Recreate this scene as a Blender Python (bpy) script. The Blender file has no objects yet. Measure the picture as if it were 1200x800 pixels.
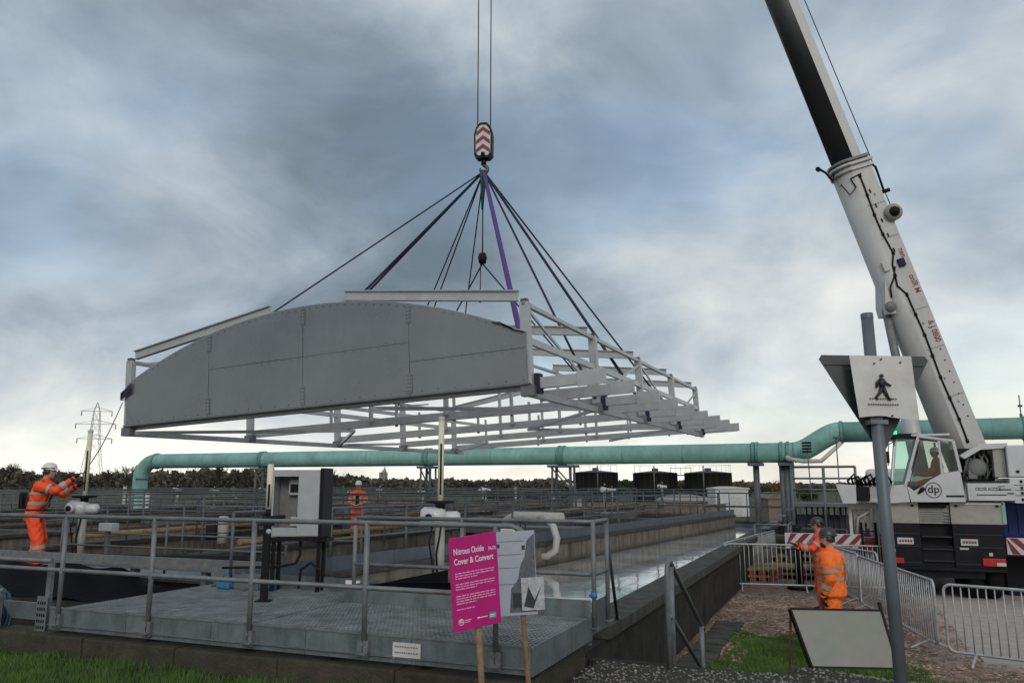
import bpy, bmesh, math, random
import numpy as np
from mathutils import Vector, Matrix, Euler, kdtree
random.seed(7); np.random.seed(7)
R = math.radians
scene = bpy.context.scene
col = scene.collection

# ---------------------------------------------------------------- camera
FPX = 930.0; YAW = R(22.4); PITCH = math.atan(166/930.0); CAM = Vector((0, 0, 1.7))
cd = bpy.data.cameras.new('camera'); cam = bpy.data.objects.new('camera', cd); col.objects.link(cam)
cam.location = CAM; cam.rotation_euler = (math.pi/2 + PITCH, 0, YAW)
cd.sensor_width = 36; cd.sensor_fit = 'HORIZONTAL'; cd.lens = 36*FPX/1200
cd.clip_start = 0.05; cd.clip_end = 9000
scene.camera = cam
# ---------------------------------------------------------------- view
scene.view_settings.view_transform = 'Standard'; scene.view_settings.look = 'None'
scene.view_settings.gamma = 1; scene.view_settings.exposure = 0.38
scene.view_settings.use_curve_mapping = False
# ---------------------------------------------------------------- sun
SUN_EL, SUN_AZ = R(30), R(150)        # azimuth measured from +Y clockwise (behind the camera, to the right)
sd = bpy.data.lights.new('sun', 'SUN'); so = bpy.data.objects.new('sun', sd); col.objects.link(so)
sd.energy = 0.85; sd.angle = R(24); sd.color = (1, .95, .88)
sv = Vector((math.sin(SUN_AZ)*math.cos(SUN_EL), math.cos(SUN_AZ)*math.cos(SUN_EL), math.sin(SUN_EL)))
so.rotation_euler = (-sv).to_track_quat('-Z', 'Y').to_euler()
# ---------------------------------------------------------------- world: clear sky behind a deck of broken cloud
world = bpy.data.worlds.new('World'); scene.world = world; world.use_nodes = True
SKY_SEED = 2.37
def build_world():
    nt = world.node_tree; nt.nodes.clear(); N = nt.nodes.new; L = nt.links.new
    def math_(op, a, b=None, c=None):
        n = N('ShaderNodeMath'); n.operation = op
        for i, v in enumerate((a, b, c)):
            if v is None: continue
            if isinstance(v, (int, float)): n.inputs[i].default_value = v
            else: L(v, n.inputs[i])
        return n.outputs[0]
    out = N('ShaderNodeOutputWorld')
    sky = N('ShaderNodeTexSky'); sky.sky_type = 'NISHITA'; sky.sun_disc = False
    sky.sun_elevation = SUN_EL; sky.sun_rotation = SUN_AZ; sky.air_density = 1.2; sky.dust_density = 1.5
    bg1 = N('ShaderNodeBackground'); L(sky.outputs[0], bg1.inputs[0]); bg1.inputs[1].default_value = 0.12
    tc = N('ShaderNodeTexCoord'); sep = N('ShaderNodeSeparateXYZ'); L(tc.outputs['Generated'], sep.inputs[0])
    zc = math_('MAXIMUM', sep.outputs[2], 0.0)
    # cloud deck: directions flattened on to a curved sheet so that far cloud is foreshortened
    den = math_('ADD', zc, 0.62)
    px = math_('DIVIDE', sep.outputs[0], den); py = math_('DIVIDE', sep.outputs[1], den)
    cmb = N('ShaderNodeCombineXYZ'); L(px, cmb.inputs[0]); L(py, cmb.inputs[1]); L(math_('MULTIPLY', zc, 1.2), cmb.inputs[2])
    def noise(scale, detail, rough, loc, dist=0.0):
        mp = N('ShaderNodeMapping'); mp.inputs['Location'].default_value = loc; L(cmb.outputs[0], mp.inputs[0])
        n = N('ShaderNodeTexNoise'); n.inputs['Scale'].default_value = scale; n.inputs['Detail'].default_value = detail
        n.inputs['Roughness'].default_value = rough; n.inputs['Distortion'].default_value = dist
        L(mp.outputs[0], n.inputs['Vector']); return n.outputs[0]
    SO = SKY_SEED
    big = noise(1.45, 4, 0.5, (SO*1.7, SO*2.3, 0.0), 0.2)
    mid = noise(3.6, 10, 0.58, (SO*3.1, 2.0, SO*.7), 0.35)
    # cloud shade: thick dark bellies and thin bright edges; far cloud is seen side-on and brighter
    comb = math_('ADD', math_('MULTIPLY', big, 0.66), math_('MULTIPLY', mid, 0.34))
    far = math_('POWER', math_('SUBTRACT', 1.0, zc), 8.0)
    sh = math_('ADD', comb, math_('MULTIPLY', far, 0.30))
    cr = N('ShaderNodeValToRGB'); L(sh, cr.inputs[0]); el = cr.color_ramp.elements
    el[0].position = 0.37; el[0].color = (.118, .155, .192, 1)
    el[1].position = 0.80; el[1].color = (.86, .85, .77, 1)
    for p, c in ((0.44, (.178, .222, .268)), (0.49, (.245, .298, .352)), (0.55, (.36, .41, .455)), (0.66, (.58, .60, .59))):
        e = el.new(p); e.color = (*c, 1)
    bg2 = N('ShaderNodeBackground'); L(cr.outputs[0], bg2.inputs[0]); bg2.inputs[1].default_value = 1.04
    cov = noise(1.9, 6, 0.5, (SO*2.9, SO*1.1, 2.0), 0.4)
    cm = N('ShaderNodeMapRange'); cm.inputs['From Min'].default_value = 0.32; cm.inputs['From Max'].default_value = 0.50
    cm.inputs['To Min'].default_value = 0.62; cm.clamp = True; L(cov, cm.inputs[0])
    mx = N('ShaderNodeMixShader'); L(cm.outputs[0], mx.inputs[0]); L(bg1.outputs[0], mx.inputs[1]); L(bg2.outputs[0], mx.inputs[2])
    L(mx.outputs[0], out.inputs[0])
build_world()

# ---------------------------------------------------------------- helpers
FW = Vector((-math.sin(YAW)*math.cos(PITCH), math.cos(YAW)*math.cos(PITCH), math.sin(PITCH)))
RT = Vector((math.cos(YAW), math.sin(YAW), 0)); UP = RT.cross(FW)
def ray(x, y): return FW + RT*((x-600)/FPX) - UP*((y-400)/FPX)
def at(x, y, d): return CAM + ray(x, y)*d                       # survey helper: photo point at a distance
def atz(x, y, z): r = ray(x, y); return CAM + r*((z-CAM.z)/r.z)
def atY(x, y, Y): r = ray(x, y); return CAM + r*(Y/r.y)
ZL = -0.8                                                       # level of the lower yard

MATS = {}
def mat(name, c, rough=.6, metal=0.0, var=.15, scale=6.0, bump=0.0, bscale=60.0, dirt=0.0, streak=0.0, spec=.5, dcol=(.05, .045, .04), coat=0.0):
    m = bpy.data.materials.new(name); m.use_nodes = True; nt = m.node_tree
    b = nt.nodes['Principled BSDF']; N = nt.nodes.new; L = nt.links.new
    b.inputs['Roughness'].default_value = rough; b.inputs['Metallic'].default_value = metal
    b.inputs['Specular IOR Level'].default_value = spec
    if coat: b.inputs['Coat Weight'].default_value = coat
    tc = N('ShaderNodeTexCoord'); geo = N('ShaderNodeNewGeometry')
    n = N('ShaderNodeTexNoise'); n.inputs['Scale'].default_value = scale; n.inputs['Detail'].default_value = 6
    n.inputs['Roughness'].default_value = .6; L(geo.outputs['Position'], n.inputs['Vector'])
    cr = N('ShaderNodeValToRGB'); L(n.outputs[0], cr.inputs[0])
    cr.color_ramp.elements[0].position = .3; cr.color_ramp.elements[1].position = .7
    cr.color_ramp.elements[0].color = (*[v*(1-var) for v in c], 1)
    cr.color_ramp.elements[1].color = (*[min(1, v*(1+var)) for v in c], 1)
    outc = cr.outputs[0]
    if dirt or streak:
        mp = N('ShaderNodeMapping'); L(geo.outputs['Position'], mp.inputs[0])
        mp.inputs['Scale'].default_value = (3, 3, .35) if streak else (1.6, 1.6, 1.6)
        n2 = N('ShaderNodeTexNoise'); n2.inputs['Scale'].default_value = 2.0; n2.inputs['Detail'].default_value = 8
        n2.inputs['Roughness'].default_value = .65; L(mp.outputs[0], n2.inputs['Vector'])
        mr = N('ShaderNodeMapRange'); mr.inputs['From Min'].default_value = .48; mr.inputs['From Max'].default_value = .72
        mr.inputs['To Max'].default_value = max(dirt, streak); L(n2.outputs[0], mr.inputs[0])
        mx = N('ShaderNodeMix'); mx.data_type = 'RGBA'; L(mr.outputs[0], mx.inputs[0]); L(outc, mx.inputs[6])
        mx.inputs[7].default_value = (*dcol, 1); outc = mx.outputs[2]
    L(outc, b.inputs['Base Color'])
    if rough < .9:
        rr = N('ShaderNodeMapRange'); rr.inputs['To Min'].default_value = max(.05, rough-.1); rr.inputs['To Max'].default_value = min(1, rough+.12)
        L(n.outputs[0], rr.inputs[0]); L(rr.outputs[0], b.inputs['Roughness'])
    if bump:
        n3 = N('ShaderNodeTexNoise'); n3.inputs['Scale'].default_value = bscale; n3.inputs['Detail'].default_value = 5
        L(geo.outputs['Position'], n3.inputs['Vector'])
        bp = N('ShaderNodeBump'); bp.inputs['Strength'].default_value = bump; bp.inputs['Distance'].default_value = .02
        L(n3.outputs[0], bp.inputs['Height']); L(bp.outputs[0], b.inputs['Normal'])
    MATS[name] = m; return m

class MB:
    def __init__(s): s.v = []; s.f = []; s.m = []; s.sm = []
    def add(s, vs, fs, mi=0, sm=False):
        o = len(s.v); s.v += [tuple(v) for v in vs]
        for f in fs: s.f.append([i+o for i in f]); s.m.append(mi); s.sm.append(sm)
        return s
    def box(s, x0, x1, y0, y1, z0, z1, mi=0):
        return s.add([(x0,y0,z0),(x1,y0,z0),(x1,y1,z0),(x0,y1,z0),(x0,y0,z1),(x1,y0,z1),(x1,y1,z1),(x0,y1,z1)],
            [(0,3,2,1),(4,5,6,7),(0,1,5,4),(1,2,6,5),(2,3,7,6),(3,0,4,7)], mi)
    def beam(s, p, q, w, h, up=(0,0,1), mi=0):
        p = Vector(p); q = Vector(q); d = (q-p).normalized(); u = Vector(up)
        a = d.cross(u)
        if a.length < 1e-4: a = d.cross(Vector((1,0,0)))
        a.normalize(); b = a.cross(d).normalized(); a = a*w/2; b = b*h/2
        vs = [p-a-b, p+a-b, p+a+b, p-a+b, q-a-b, q+a-b, q+a+b, q-a+b]
        return s.add(vs, [(0,1,2,3),(7,6,5,4),(0,4,5,1),(1,5,6,2),(2,6,7,3),(3,7,4,0)], mi)
    def ibeam(s, p, q, w, h, t, up=(0,0,1)):
        p = Vector(p); q = Vector(q); d = (q-p).normalized(); a = d.cross(Vector(up)).normalized(); b = a.cross(d).normalized()
        o = b*(h/2-t/2)
        s.beam(p+o, q+o, w, t, up); s.beam(p-o, q-o, w, t, up); s.beam(p, q, t, h-2*t-.002, up); return s
    def tube(s, pts, r, n=8, caps=True, mi=0, closed=False):
        pts = [Vector(p) for p in pts]; k = len(pts)
        rs = r if isinstance(r, (list, tuple)) else [r]*k
        rings = []; prev = None
        for i, p in enumerate(pts):
            if closed: d = (pts[(i+1) % k]-pts[i-1])
            elif i == 0: d = pts[1]-p
            elif i == k-1: d = p-pts[i-1]
            else: d = (pts[i+1]-p).normalized()+(p-pts[i-1]).normalized()
            d.normalize()
            if prev is None:
                a = d.cross(Vector((0,0,1)))
                if a.length < .05: a = d.cross(Vector((1,0,0)))
            else: a = prev - d*prev.dot(d)
            a.normalize(); prev = a; b = d.cross(a)
            rings.append([p + (a*math.cos(2*math.pi*j/n)+b*math.sin(2*math.pi*j/n))*rs[i] for j in range(n)])
        vs = [v for rg in rings for v in rg]; fs = []
        for i in range(k if closed else k-1):
            i2 = (i+1) % k
            for j in range(n): fs.append((i*n+j, i*n+(j+1) % n, i2*n+(j+1) % n, i2*n+j))
        s.add(vs, fs, mi, True)
        if caps and not closed:
            o = len(s.v)-len(vs)
            s.f += [[o+j for j in range(n)][::-1], [o+(k-1)*n+j for j in range(n)]]; s.m += [mi, mi]; s.sm += [False, False]
        return s
    def lathe(s, prof, c=(0,0,0), axis=(0,0,1), n=20, mi=0, sm=True):
        ax = Vector(axis).normalized(); a = ax.cross(Vector((0,1,0)))
        if a.length < .05: a = ax.cross(Vector((1,0,0)))
        a.normalize(); b = ax.cross(a); c = Vector(c); vs = []; fs = []
        for r, z in prof:
            for j in range(n):
                t = 2*math.pi*j/n; vs.append(c+ax*z+(a*math.cos(t)+b*math.sin(t))*max(r, 1e-4))
        for i in range(len(prof)-1):
            for j in range(n): fs.append((i*n+j, i*n+(j+1) % n, (i+1)*n+(j+1) % n, (i+1)*n+j))
        return s.add(vs, fs, mi, sm)
    def prism(s, poly, vec, mi=0):
        poly = [Vector(p) for p in poly]; vec = Vector(vec); n = len(poly)
        nrm = Vector((0,0,0))
        for i in range(n): nrm += poly[i].cross(poly[(i+1) % n])
        if nrm.dot(vec) > 0: poly = poly[::-1]
        vs = poly+[p+vec for p in poly]
        fs = [tuple(range(n)), tuple(range(2*n-1, n-1, -1))]+[(i, n+i, n+(i+1) % n, (i+1) % n) for i in range(n)]
        fs = [f[::-1] if k > 1 else f for k, f in enumerate(fs)]
        fs = [tuple(range(n)), tuple(range(2*n-1, n-1, -1))]+[((i+1) % n, i, n+i, n+(i+1) % n)[::1] for i in range(n)]
        return s.add(vs, fs, mi)
    def build(s, name, m, parent=None, local=False, origin=None, bevel=0.0):
        me = bpy.data.meshes.new(name)
        v = np.array(s.v, float)
        if local: o = Vector((0,0,0))
        elif parent is not None: o = wloc(parent)
        elif origin is not None: o = Vector(origin)
        else:
            lo, hi = v.min(0), v.max(0); o = Vector(((lo[0]+hi[0])/2, (lo[1]+hi[1])/2, lo[2]))
        v = v - np.array(o)
        me.from_pydata(v.tolist(), [], s.f); ms = m if isinstance(m, (list, tuple)) else [m]
        for x in ms: me.materials.append(MATS[x] if isinstance(x, str) else x)
        me.polygons.foreach_set('material_index', s.m); me.polygons.foreach_set('use_smooth', s.sm)
        bm = bmesh.new(); bm.from_mesh(me); bmesh.ops.recalc_face_normals(bm, faces=bm.faces[:])
        if bevel:
            bmesh.ops.bevel(bm, geom=[e for e in bm.edges if len(e.link_faces) == 2 and e.calc_face_angle(0) > .6], offset=bevel, segments=2, affect='EDGES', profile=.6)
        bm.to_mesh(me); bm.free(); me.update()
        ob = bpy.data.objects.new(name, me); col.objects.link(ob)
        if parent is not None: ob.parent = parent
        if not local and parent is None: ob.location = o
        return ob
def wloc(o):
    p = o.location.copy()
    while o.parent is not None: o = o.parent; p = p + o.location
    return p
def tag(o, label, cat, group=None):
    o['label'] = label; o['category'] = cat
    if group: o['group'] = group
    return o
def struct(o, label=None, cat=None):
    o['kind'] = 'structure'
    if label: o['label'] = label
    if cat: o['category'] = cat
    return o
def stuff(o, label=None, cat=None):
    o['kind'] = 'stuff'
    if label: o['label'] = label
    if cat: o['category'] = cat
    return o
def thing(name, label, cat, loc=(0,0,0), rot=(0,0,0), group=None):
    o = bpy.data.objects.new(name, None); col.objects.link(o); o.empty_display_size = .2
    o.location = loc; o.rotation_euler = rot; return tag(o, label, cat, group)
def inst(src, name, parent, loc, rot=None):
    c = bpy.data.objects.new(name, src.data if hasattr(src, 'data') else src); col.objects.link(c); c.parent = parent; c.location = loc
    if rot: c.rotation_euler = rot
    return c
def dup(o, parent=None):
    c = o.copy(); col.objects.link(c); c.parent = parent
    for ch in list(o.children): dup(ch, c)
    return c
def text_mesh(txt, size, m, parent, loc, rot=(math.pi/2, 0, 0), name='lettering', ext=.0015, align='LEFT', sx=1.0):
    cu = bpy.data.curves.new('t', 'FONT'); cu.body = txt; cu.size = size; cu.extrude = ext; cu.align_x = align; cu.resolution_u = 3
    cu.offset = .012*size
    ob = bpy.data.objects.new('t', cu); col.objects.link(ob)
    dg = bpy.context.evaluated_depsgraph_get(); dg.update()
    me = bpy.data.meshes.new_from_object(ob.evaluated_get(dg)); bpy.data.objects.remove(ob)
    me.name = name; me.materials.clear(); me.materials.append(MATS[m])
    o = bpy.data.objects.new(name, me); col.objects.link(o); o.parent = parent; o.location = loc; o.rotation_euler = rot; o.scale = (sx, 1, 1)
    return o
def arc(c, a, b, r, t0, t1, n=6):
    c = Vector(c); a = Vector(a); b = Vector(b)
    return [c+(a*math.cos(t0+(t1-t0)*i/n)+b*math.sin(t0+(t1-t0)*i/n))*r for i in range(n+1)]

# ---------------------------------------------------------------- materials
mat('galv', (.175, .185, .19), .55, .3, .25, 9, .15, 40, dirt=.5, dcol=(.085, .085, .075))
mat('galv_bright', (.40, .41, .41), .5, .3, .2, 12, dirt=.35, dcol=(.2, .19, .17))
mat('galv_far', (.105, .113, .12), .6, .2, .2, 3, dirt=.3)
mat('alu', (.41, .42, .425), .42, .35, .10, 5, .05, 30, dirt=.12, dcol=(.2, .2, .2))
mat('alu_panel', (.205, .216, .224), .28, .5, .14, .8, .25, .8, streak=.45, dcol=(.19, .198, .20))
mat('alu_dark', (.16, .165, .17), .5, .3, .15)
mat('bolt', (.09, .09, .09), .5, .4)
mat('deck_steel', (.145, .17, .18), .55, .25, .28, 4, .2, 30, streak=.6, dcol=(.045, .05, .038))
mat('grating', (.27, .29, .295), .5, .3, .3, 5, dirt=.5, dcol=(.05, .052, .04))
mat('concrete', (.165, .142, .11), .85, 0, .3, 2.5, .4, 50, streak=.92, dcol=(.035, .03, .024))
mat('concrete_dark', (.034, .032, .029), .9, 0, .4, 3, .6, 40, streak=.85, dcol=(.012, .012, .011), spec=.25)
mat('concrete_top', (.066, .065, .058), .9, 0, .4, 5, .6, 50, dirt=.75, dcol=(.03, .032, .022), spec=.3)
mat('plinth', (.042, .037, .025), .9, 0, .4, 6, .6, 40, dirt=.7, dcol=(.035, .045, .018))
mat('sheet_blue', (.10, .12, .138), .55, .2, .2, 3, .1, 20, streak=.4, dcol=(.08, .085, .085))
mat('black', (.009, .009, .010), .6, 0, .3, 8, .1, 30, spec=.2)
mat('black_sheet', (.004, .0045, .0055), .6, 0, .3, 4, .4, 9, spec=.06)
mat('rubber', (.010, .010, .010), .85, 0, .3, 20, .3, 60, spec=.15)
mat('pipe_green', (.19, .385, .335), .6, 0, .22, 1.2, .08, 10, streak=.6, dcol=(.16, .24, .21))
mat('pipe_band', (.10, .26, .225), .5, 0, .2)
mat('white_paint', (.52, .52, .53), .42, 0, .08, 3, .03, 20, dirt=.18, dcol=(.33, .32, .3), coat=.2)
mat('offwhite', (.48, .47, .44), .5, 0, .12, 3, dirt=.3, dcol=(.25, .23, .2))
mat('boom_white', (.46, .455, .445), .42, 0, .10, 1.2, .03, 10, streak=.30, dcol=(.33, .32, .30))
mat('black_and_boom_shade', (.014, .0145, .017), .45, 0, .2, 2)
mat('chassis_grey', (.31, .30, .275), .5, 0, .1, 4, dirt=.35, dcol=(.16, .14, .12))
mat('chassis_black', (.007, .007, .010), .5, 0, .3, 5, dirt=.3, dcol=(.02, .018, .016), spec=.22)
mat('cream', (.66, .63, .47), .5, 0, .08, 8, dirt=.2, dcol=(.35, .33, .22))
mat('red', (.21, .016, .022), .5, 0, .15, 8, dirt=.2)
mat('blue', (.012, .03, .20), .5, 0, .15, 5)
mat('bluebag', (.03, .16, .36), .4, 0, .3, 30)
mat('navy', (.016, .014, .042), .8, 0, .3, 40)
mat('purple', (.085, .04, .19), .8, 0, .25, 40)
mat('sling_green', (.03, .08, .06), .8, 0, .25, 40)
mat('wire', (.05, .052, .055), .5, .5, .2, 30)
mat('magenta', (.50, .010, .19), .45, 0, .06, 4, dirt=.12, dcol=(.28, .01, .11))
mat('print_white', (.80, .78, .80), .5, 0, .03, 10)
mat('print_pink', (.78, .42, .60), .5, 0, .03, 10)
mat('print_teal', (.03, .36, .36), .5, 0, .05, 10)
mat('print_dark', (.02, .02, .025), .5, 0, .1, 10)
mat('sign_white', (.58, .57, .55), .5, 0, .08, 8, dirt=.3, dcol=(.33, .28, .22))
mat('sign_grey', (.055, .062, .062), .5, .2, .15, 6, dirt=.35, dcol=(.05, .05, .045))
mat('post_grey', (.12, .14, .155), .5, .2, .1, 5, dirt=.25, dcol=(.08, .085, .085))
mat('board_white', (.205, .21, .185), .5, 0, .10, 5, dirt=.5, dcol=(.26, .24, .19))
mat('photo_pale', (.36, .39, .46), .45, 0, .06, 12)
mat('photo_mid', (.10, .11, .13), .45, 0, .35, 40)
mat('photo_dark', (.028, .03, .036), .45, 0, .3, 40)
mat('sheet_clear', (.42, .43, .45), .25, 0, .2, 30, .4, 30)
mat('stake', (.24, .17, .09), .8, 0, .3, 14, .4, 60, dirt=.4, dcol=(.09, .06, .03))
mat('timber', (.22, .15, .085), .85, 0, .35, 5, .4, 40, dirt=.5, dcol=(.08, .055, .035))
mat('timber_red', (.27, .05, .03), .8, 0, .3, 8, dirt=.4)
mat('hivis', (.95, .175, .018), .65, 0, .06, 14, .9, 11)
mat('hivis_red', (.88, .078, .015), .65, 0, .06, 14, .9, 11)
mat('tape', (.34, .33, .29), .45, 0, .1, 20)
mat('skin', (.42, .24, .17), .55, 0, .1, 30)
mat('hair', (.02, .014, .01), .8, 0, .2, 60)
mat('boots', (.02, .017, .014), .7, 0, .3, 20)
mat('helmet_white', (.68, .68, .66), .35, 0, .06, 20, dirt=.15, dcol=(.3, .3, .28))
mat('helmet_dark', (.03, .03, .033), .4, 0, .2, 20)
mat('grey_box', (.37, .385, .39), .5, 0, .08, 6, dirt=.2, dcol=(.2, .2, .2))
mat('grey_inner', (.17, .175, .17), .6, 0, .15, 12)
mat('tank_brown', (.014, .012, .0115), .75, 0, .25, .6, streak=.4, dcol=(.012, .01, .01))
mat('tank_roof', (.055, .054, .052), .8, 0, .2, .6)
mat('dome_grey', (.26, .24, .205), .85, 0, .2, .8, dirt=.4)
mat('roof_brown', (.16, .135, .105), .85, 0, .25, 1.2, dirt=.4)
mat('stone_pale', (.24, .225, .2), .85, 0, .2, .3)
mat('bark', (.03, .024, .018), .9, 0, .3, 3)
mat('bark_far', (.035, .029, .025), .9, 0, .3, .4)
mat('leaf_dark', (.105, .092, .074), .95, 0, .6, .07, spec=.1)
mat('leaf_autumn', (.19, .085, .02), .8, 0, .5, 1.5)
mat('leaf_green', (.035, .06, .018), .8, 0, .5, .8)
mat('grass', (.075, .135, .022), .8, 0, .55, 2.2)
mat('grass_dark', (.065, .125, .022), .8, 0, .55, 2.2)
mat('chip', (.27, .19, .15), .9, 0, .55, 3.0)
mat('stone', (.20, .185, .165), .9, 0, .7, 9)
mat('pylon', (.30, .305, .31), .8)
mat('steel_rust', (.16, .085, .05), .8, .1, .4, 8)
mat('lamp_red', (.42, .015, .02), .3, 0, .1, 20)
mat('teal_hose', (.012, .06, .075), .45, 0, .2, 10)
mat('green_light', (.02, .4, .12), .3)
def glass(name, tint, rough=.03):
    m = bpy.data.materials.new(name); m.use_nodes = True; nt = m.node_tree; nt.nodes.clear()
    o = nt.nodes.new('ShaderNodeOutputMaterial'); t = nt.nodes.new('ShaderNodeBsdfTransparent'); t.inputs[0].default_value = (*tint, 1)
    g = nt.nodes.new('ShaderNodeBsdfGlossy'); g.inputs[1].default_value = rough; fr = nt.nodes.new('ShaderNodeFresnel'); fr.inputs[0].default_value = 1.5
    mx = nt.nodes.new('ShaderNodeMixShader'); nt.links.new(fr.outputs[0], mx.inputs[0]); nt.links.new(t.outputs[0], mx.inputs[1]); nt.links.new(g.outputs[0], mx.inputs[2])
    nt.links.new(mx.outputs[0], o.inputs[0]); MATS[name] = m
glass('glass', (.62, .82, .77)); glass('glass_dark', (.62, .68, .66))
gl = MATS['green_light'].node_tree.nodes['Principled BSDF']; gl.inputs['Emission Color'].default_value = (.05, 1, .35, 1); gl.inputs['Emission Strength'].default_value = .8
def water_mat(name, c, rough, bs, bscale):
    m = mat(name, c, rough, 0, .45, .9, 0, 1, spec=1.0); nt = m.node_tree; b = nt.nodes['Principled BSDF']; N = nt.nodes.new; L = nt.links.new
    geo = N('ShaderNodeNewGeometry'); mp = N('ShaderNodeMapping'); mp.inputs['Scale'].default_value = (1.0, .45, 1); L(geo.outputs['Position'], mp.inputs[0])
    n = N('ShaderNodeTexNoise'); n.inputs['Scale'].default_value = bscale; n.inputs['Detail'].default_value = 5; L(mp.outputs[0], n.inputs['Vector'])
    bp = N('ShaderNodeBump'); bp.inputs['Strength'].default_value = bs; bp.inputs['Distance'].default_value = .05
    L(n.outputs[0], bp.inputs['Height']); L(bp.outputs[0], b.inputs['Normal'])
water_mat('water', (.62, .63, .625), .05, .10, 4.0)
MATS['water'].node_tree.nodes['Principled BSDF'].inputs['Metallic'].default_value = .5
water_mat('water_dark', (.03, .03, .026), .12, .15, 4)

def tide(name):
    m = MATS[name]; nt = m.node_tree; b = nt.nodes['Principled BSDF']; N = nt.nodes.new; L = nt.links.new
    src = b.inputs['Base Color'].links[0].from_socket
    geo = N('ShaderNodeNewGeometry'); sp = N('ShaderNodeSeparateXYZ'); L(geo.outputs['Position'], sp.inputs[0])
    n = N('ShaderNodeTexNoise'); n.inputs['Scale'].default_value = 2.5; n.inputs['Detail'].default_value = 6; L(geo.outputs['Position'], n.inputs['Vector'])
    a = N('ShaderNodeMath'); a.operation = 'MULTIPLY_ADD'; L(n.outputs[0], a.inputs[0]); a.inputs[1].default_value = -.22; L(sp.outputs[2], a.inputs[2])
    r = N('ShaderNodeMapRange'); r.inputs['From Min'].default_value = -.16; r.inputs['From Max'].default_value = -.02; r.inputs['To Min'].default_value = .88; r.inputs['To Max'].default_value = 0; L(a.outputs[0], r.inputs[0])
    mx = N('ShaderNodeMix'); mx.data_type = 'RGBA'; L(r.outputs[0], mx.inputs[0]); L(src, mx.inputs[6]); mx.inputs[7].default_value = (.022, .022, .016, 1); L(mx.outputs[2], b.inputs['Base Color'])
tide('concrete')
def foam():
    m = MATS['water']; nt = m.node_tree; b = nt.nodes['Principled BSDF']; N = nt.nodes.new; L = nt.links.new
    src = b.inputs['Base Color'].links[0].from_socket; geo = N('ShaderNodeNewGeometry'); mp = N('ShaderNodeMapping'); mp.inputs['Scale'].default_value = (2.2, .5, 1); mp.inputs['Rotation'].default_value = (0, 0, .25); L(geo.outputs['Position'], mp.inputs[0])
    n = N('ShaderNodeTexNoise'); n.inputs['Scale'].default_value = 1.6; n.inputs['Detail'].default_value = 9; n.inputs['Roughness'].default_value = .7; n.inputs['Distortion'].default_value = .8; L(mp.outputs[0], n.inputs['Vector'])
    r = N('ShaderNodeMapRange'); r.inputs['From Min'].default_value = .50; r.inputs['From Max'].default_value = .66; r.inputs['To Max'].default_value = .22; L(n.outputs[0], r.inputs[0])
    mx = N('ShaderNodeMix'); mx.data_type = 'RGBA'; L(r.outputs[0], mx.inputs[0]); L(src, mx.inputs[6]); mx.inputs[7].default_value = (.42, .42, .40, 1); L(mx.outputs[2], b.inputs['Base Color'])
    rr = N('ShaderNodeMapRange'); rr.inputs['From Min'].default_value = .50; rr.inputs['From Max'].default_value = .66; rr.inputs['To Min'].default_value = .05; rr.inputs['To Max'].default_value = .16; L(n.outputs[0], rr.inputs[0]); L(rr.outputs[0], b.inputs['Roughness'])
foam()

# ================================================================ THE SETTING
def smooth(a, b, x): t = np.clip((x-a)/(b-a), 0, 1); return t*t*(3-2*t)
def ground_h(x, y):
    x = np.asarray(x, float); y = np.asarray(y, float)
    n = .018*np.sin(x*2.3+y*1.1)*np.sin(y*1.7-x*.6)+.012*np.sin(x*5.1)*np.sin(y*4.3+1)
    near = np.where(x < -2.33, 1-smooth(5.92, 6.05, y), np.where(x < -.55, 1-smooth(7.93, 8.02, y), 1-smooth(8.0, 10.6, y)))
    z = ZL*(1-near)+n
    heap = .10*np.exp(-(((x+1.6)/.9)**2+((y-16.6)/1.3)**2))*(x > -2.4)
    return z+heap
def grid_mesh(name, xs, ys, hf, m):
    X, Y = np.meshgrid(xs, ys); Z = hf(X, Y); nx = len(xs); ny = len(ys)
    v = np.stack([X.ravel(), Y.ravel(), Z.ravel()], 1)
    i = np.arange(nx*ny).reshape(ny, nx)
    f = np.stack([i[:-1, :-1].ravel(), i[:-1, 1:].ravel(), i[1:, 1:].ravel(), i[1:, :-1].ravel()], 1)
    me = bpy.data.meshes.new(name); me.from_pydata(v.tolist(), [], f.tolist()); me.materials.append(MATS[m])
    me.polygons.foreach_set('use_smooth', [True]*len(f)); me.update()
    o = bpy.data.objects.new(name, me); col.objects.link(o); return o
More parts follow.
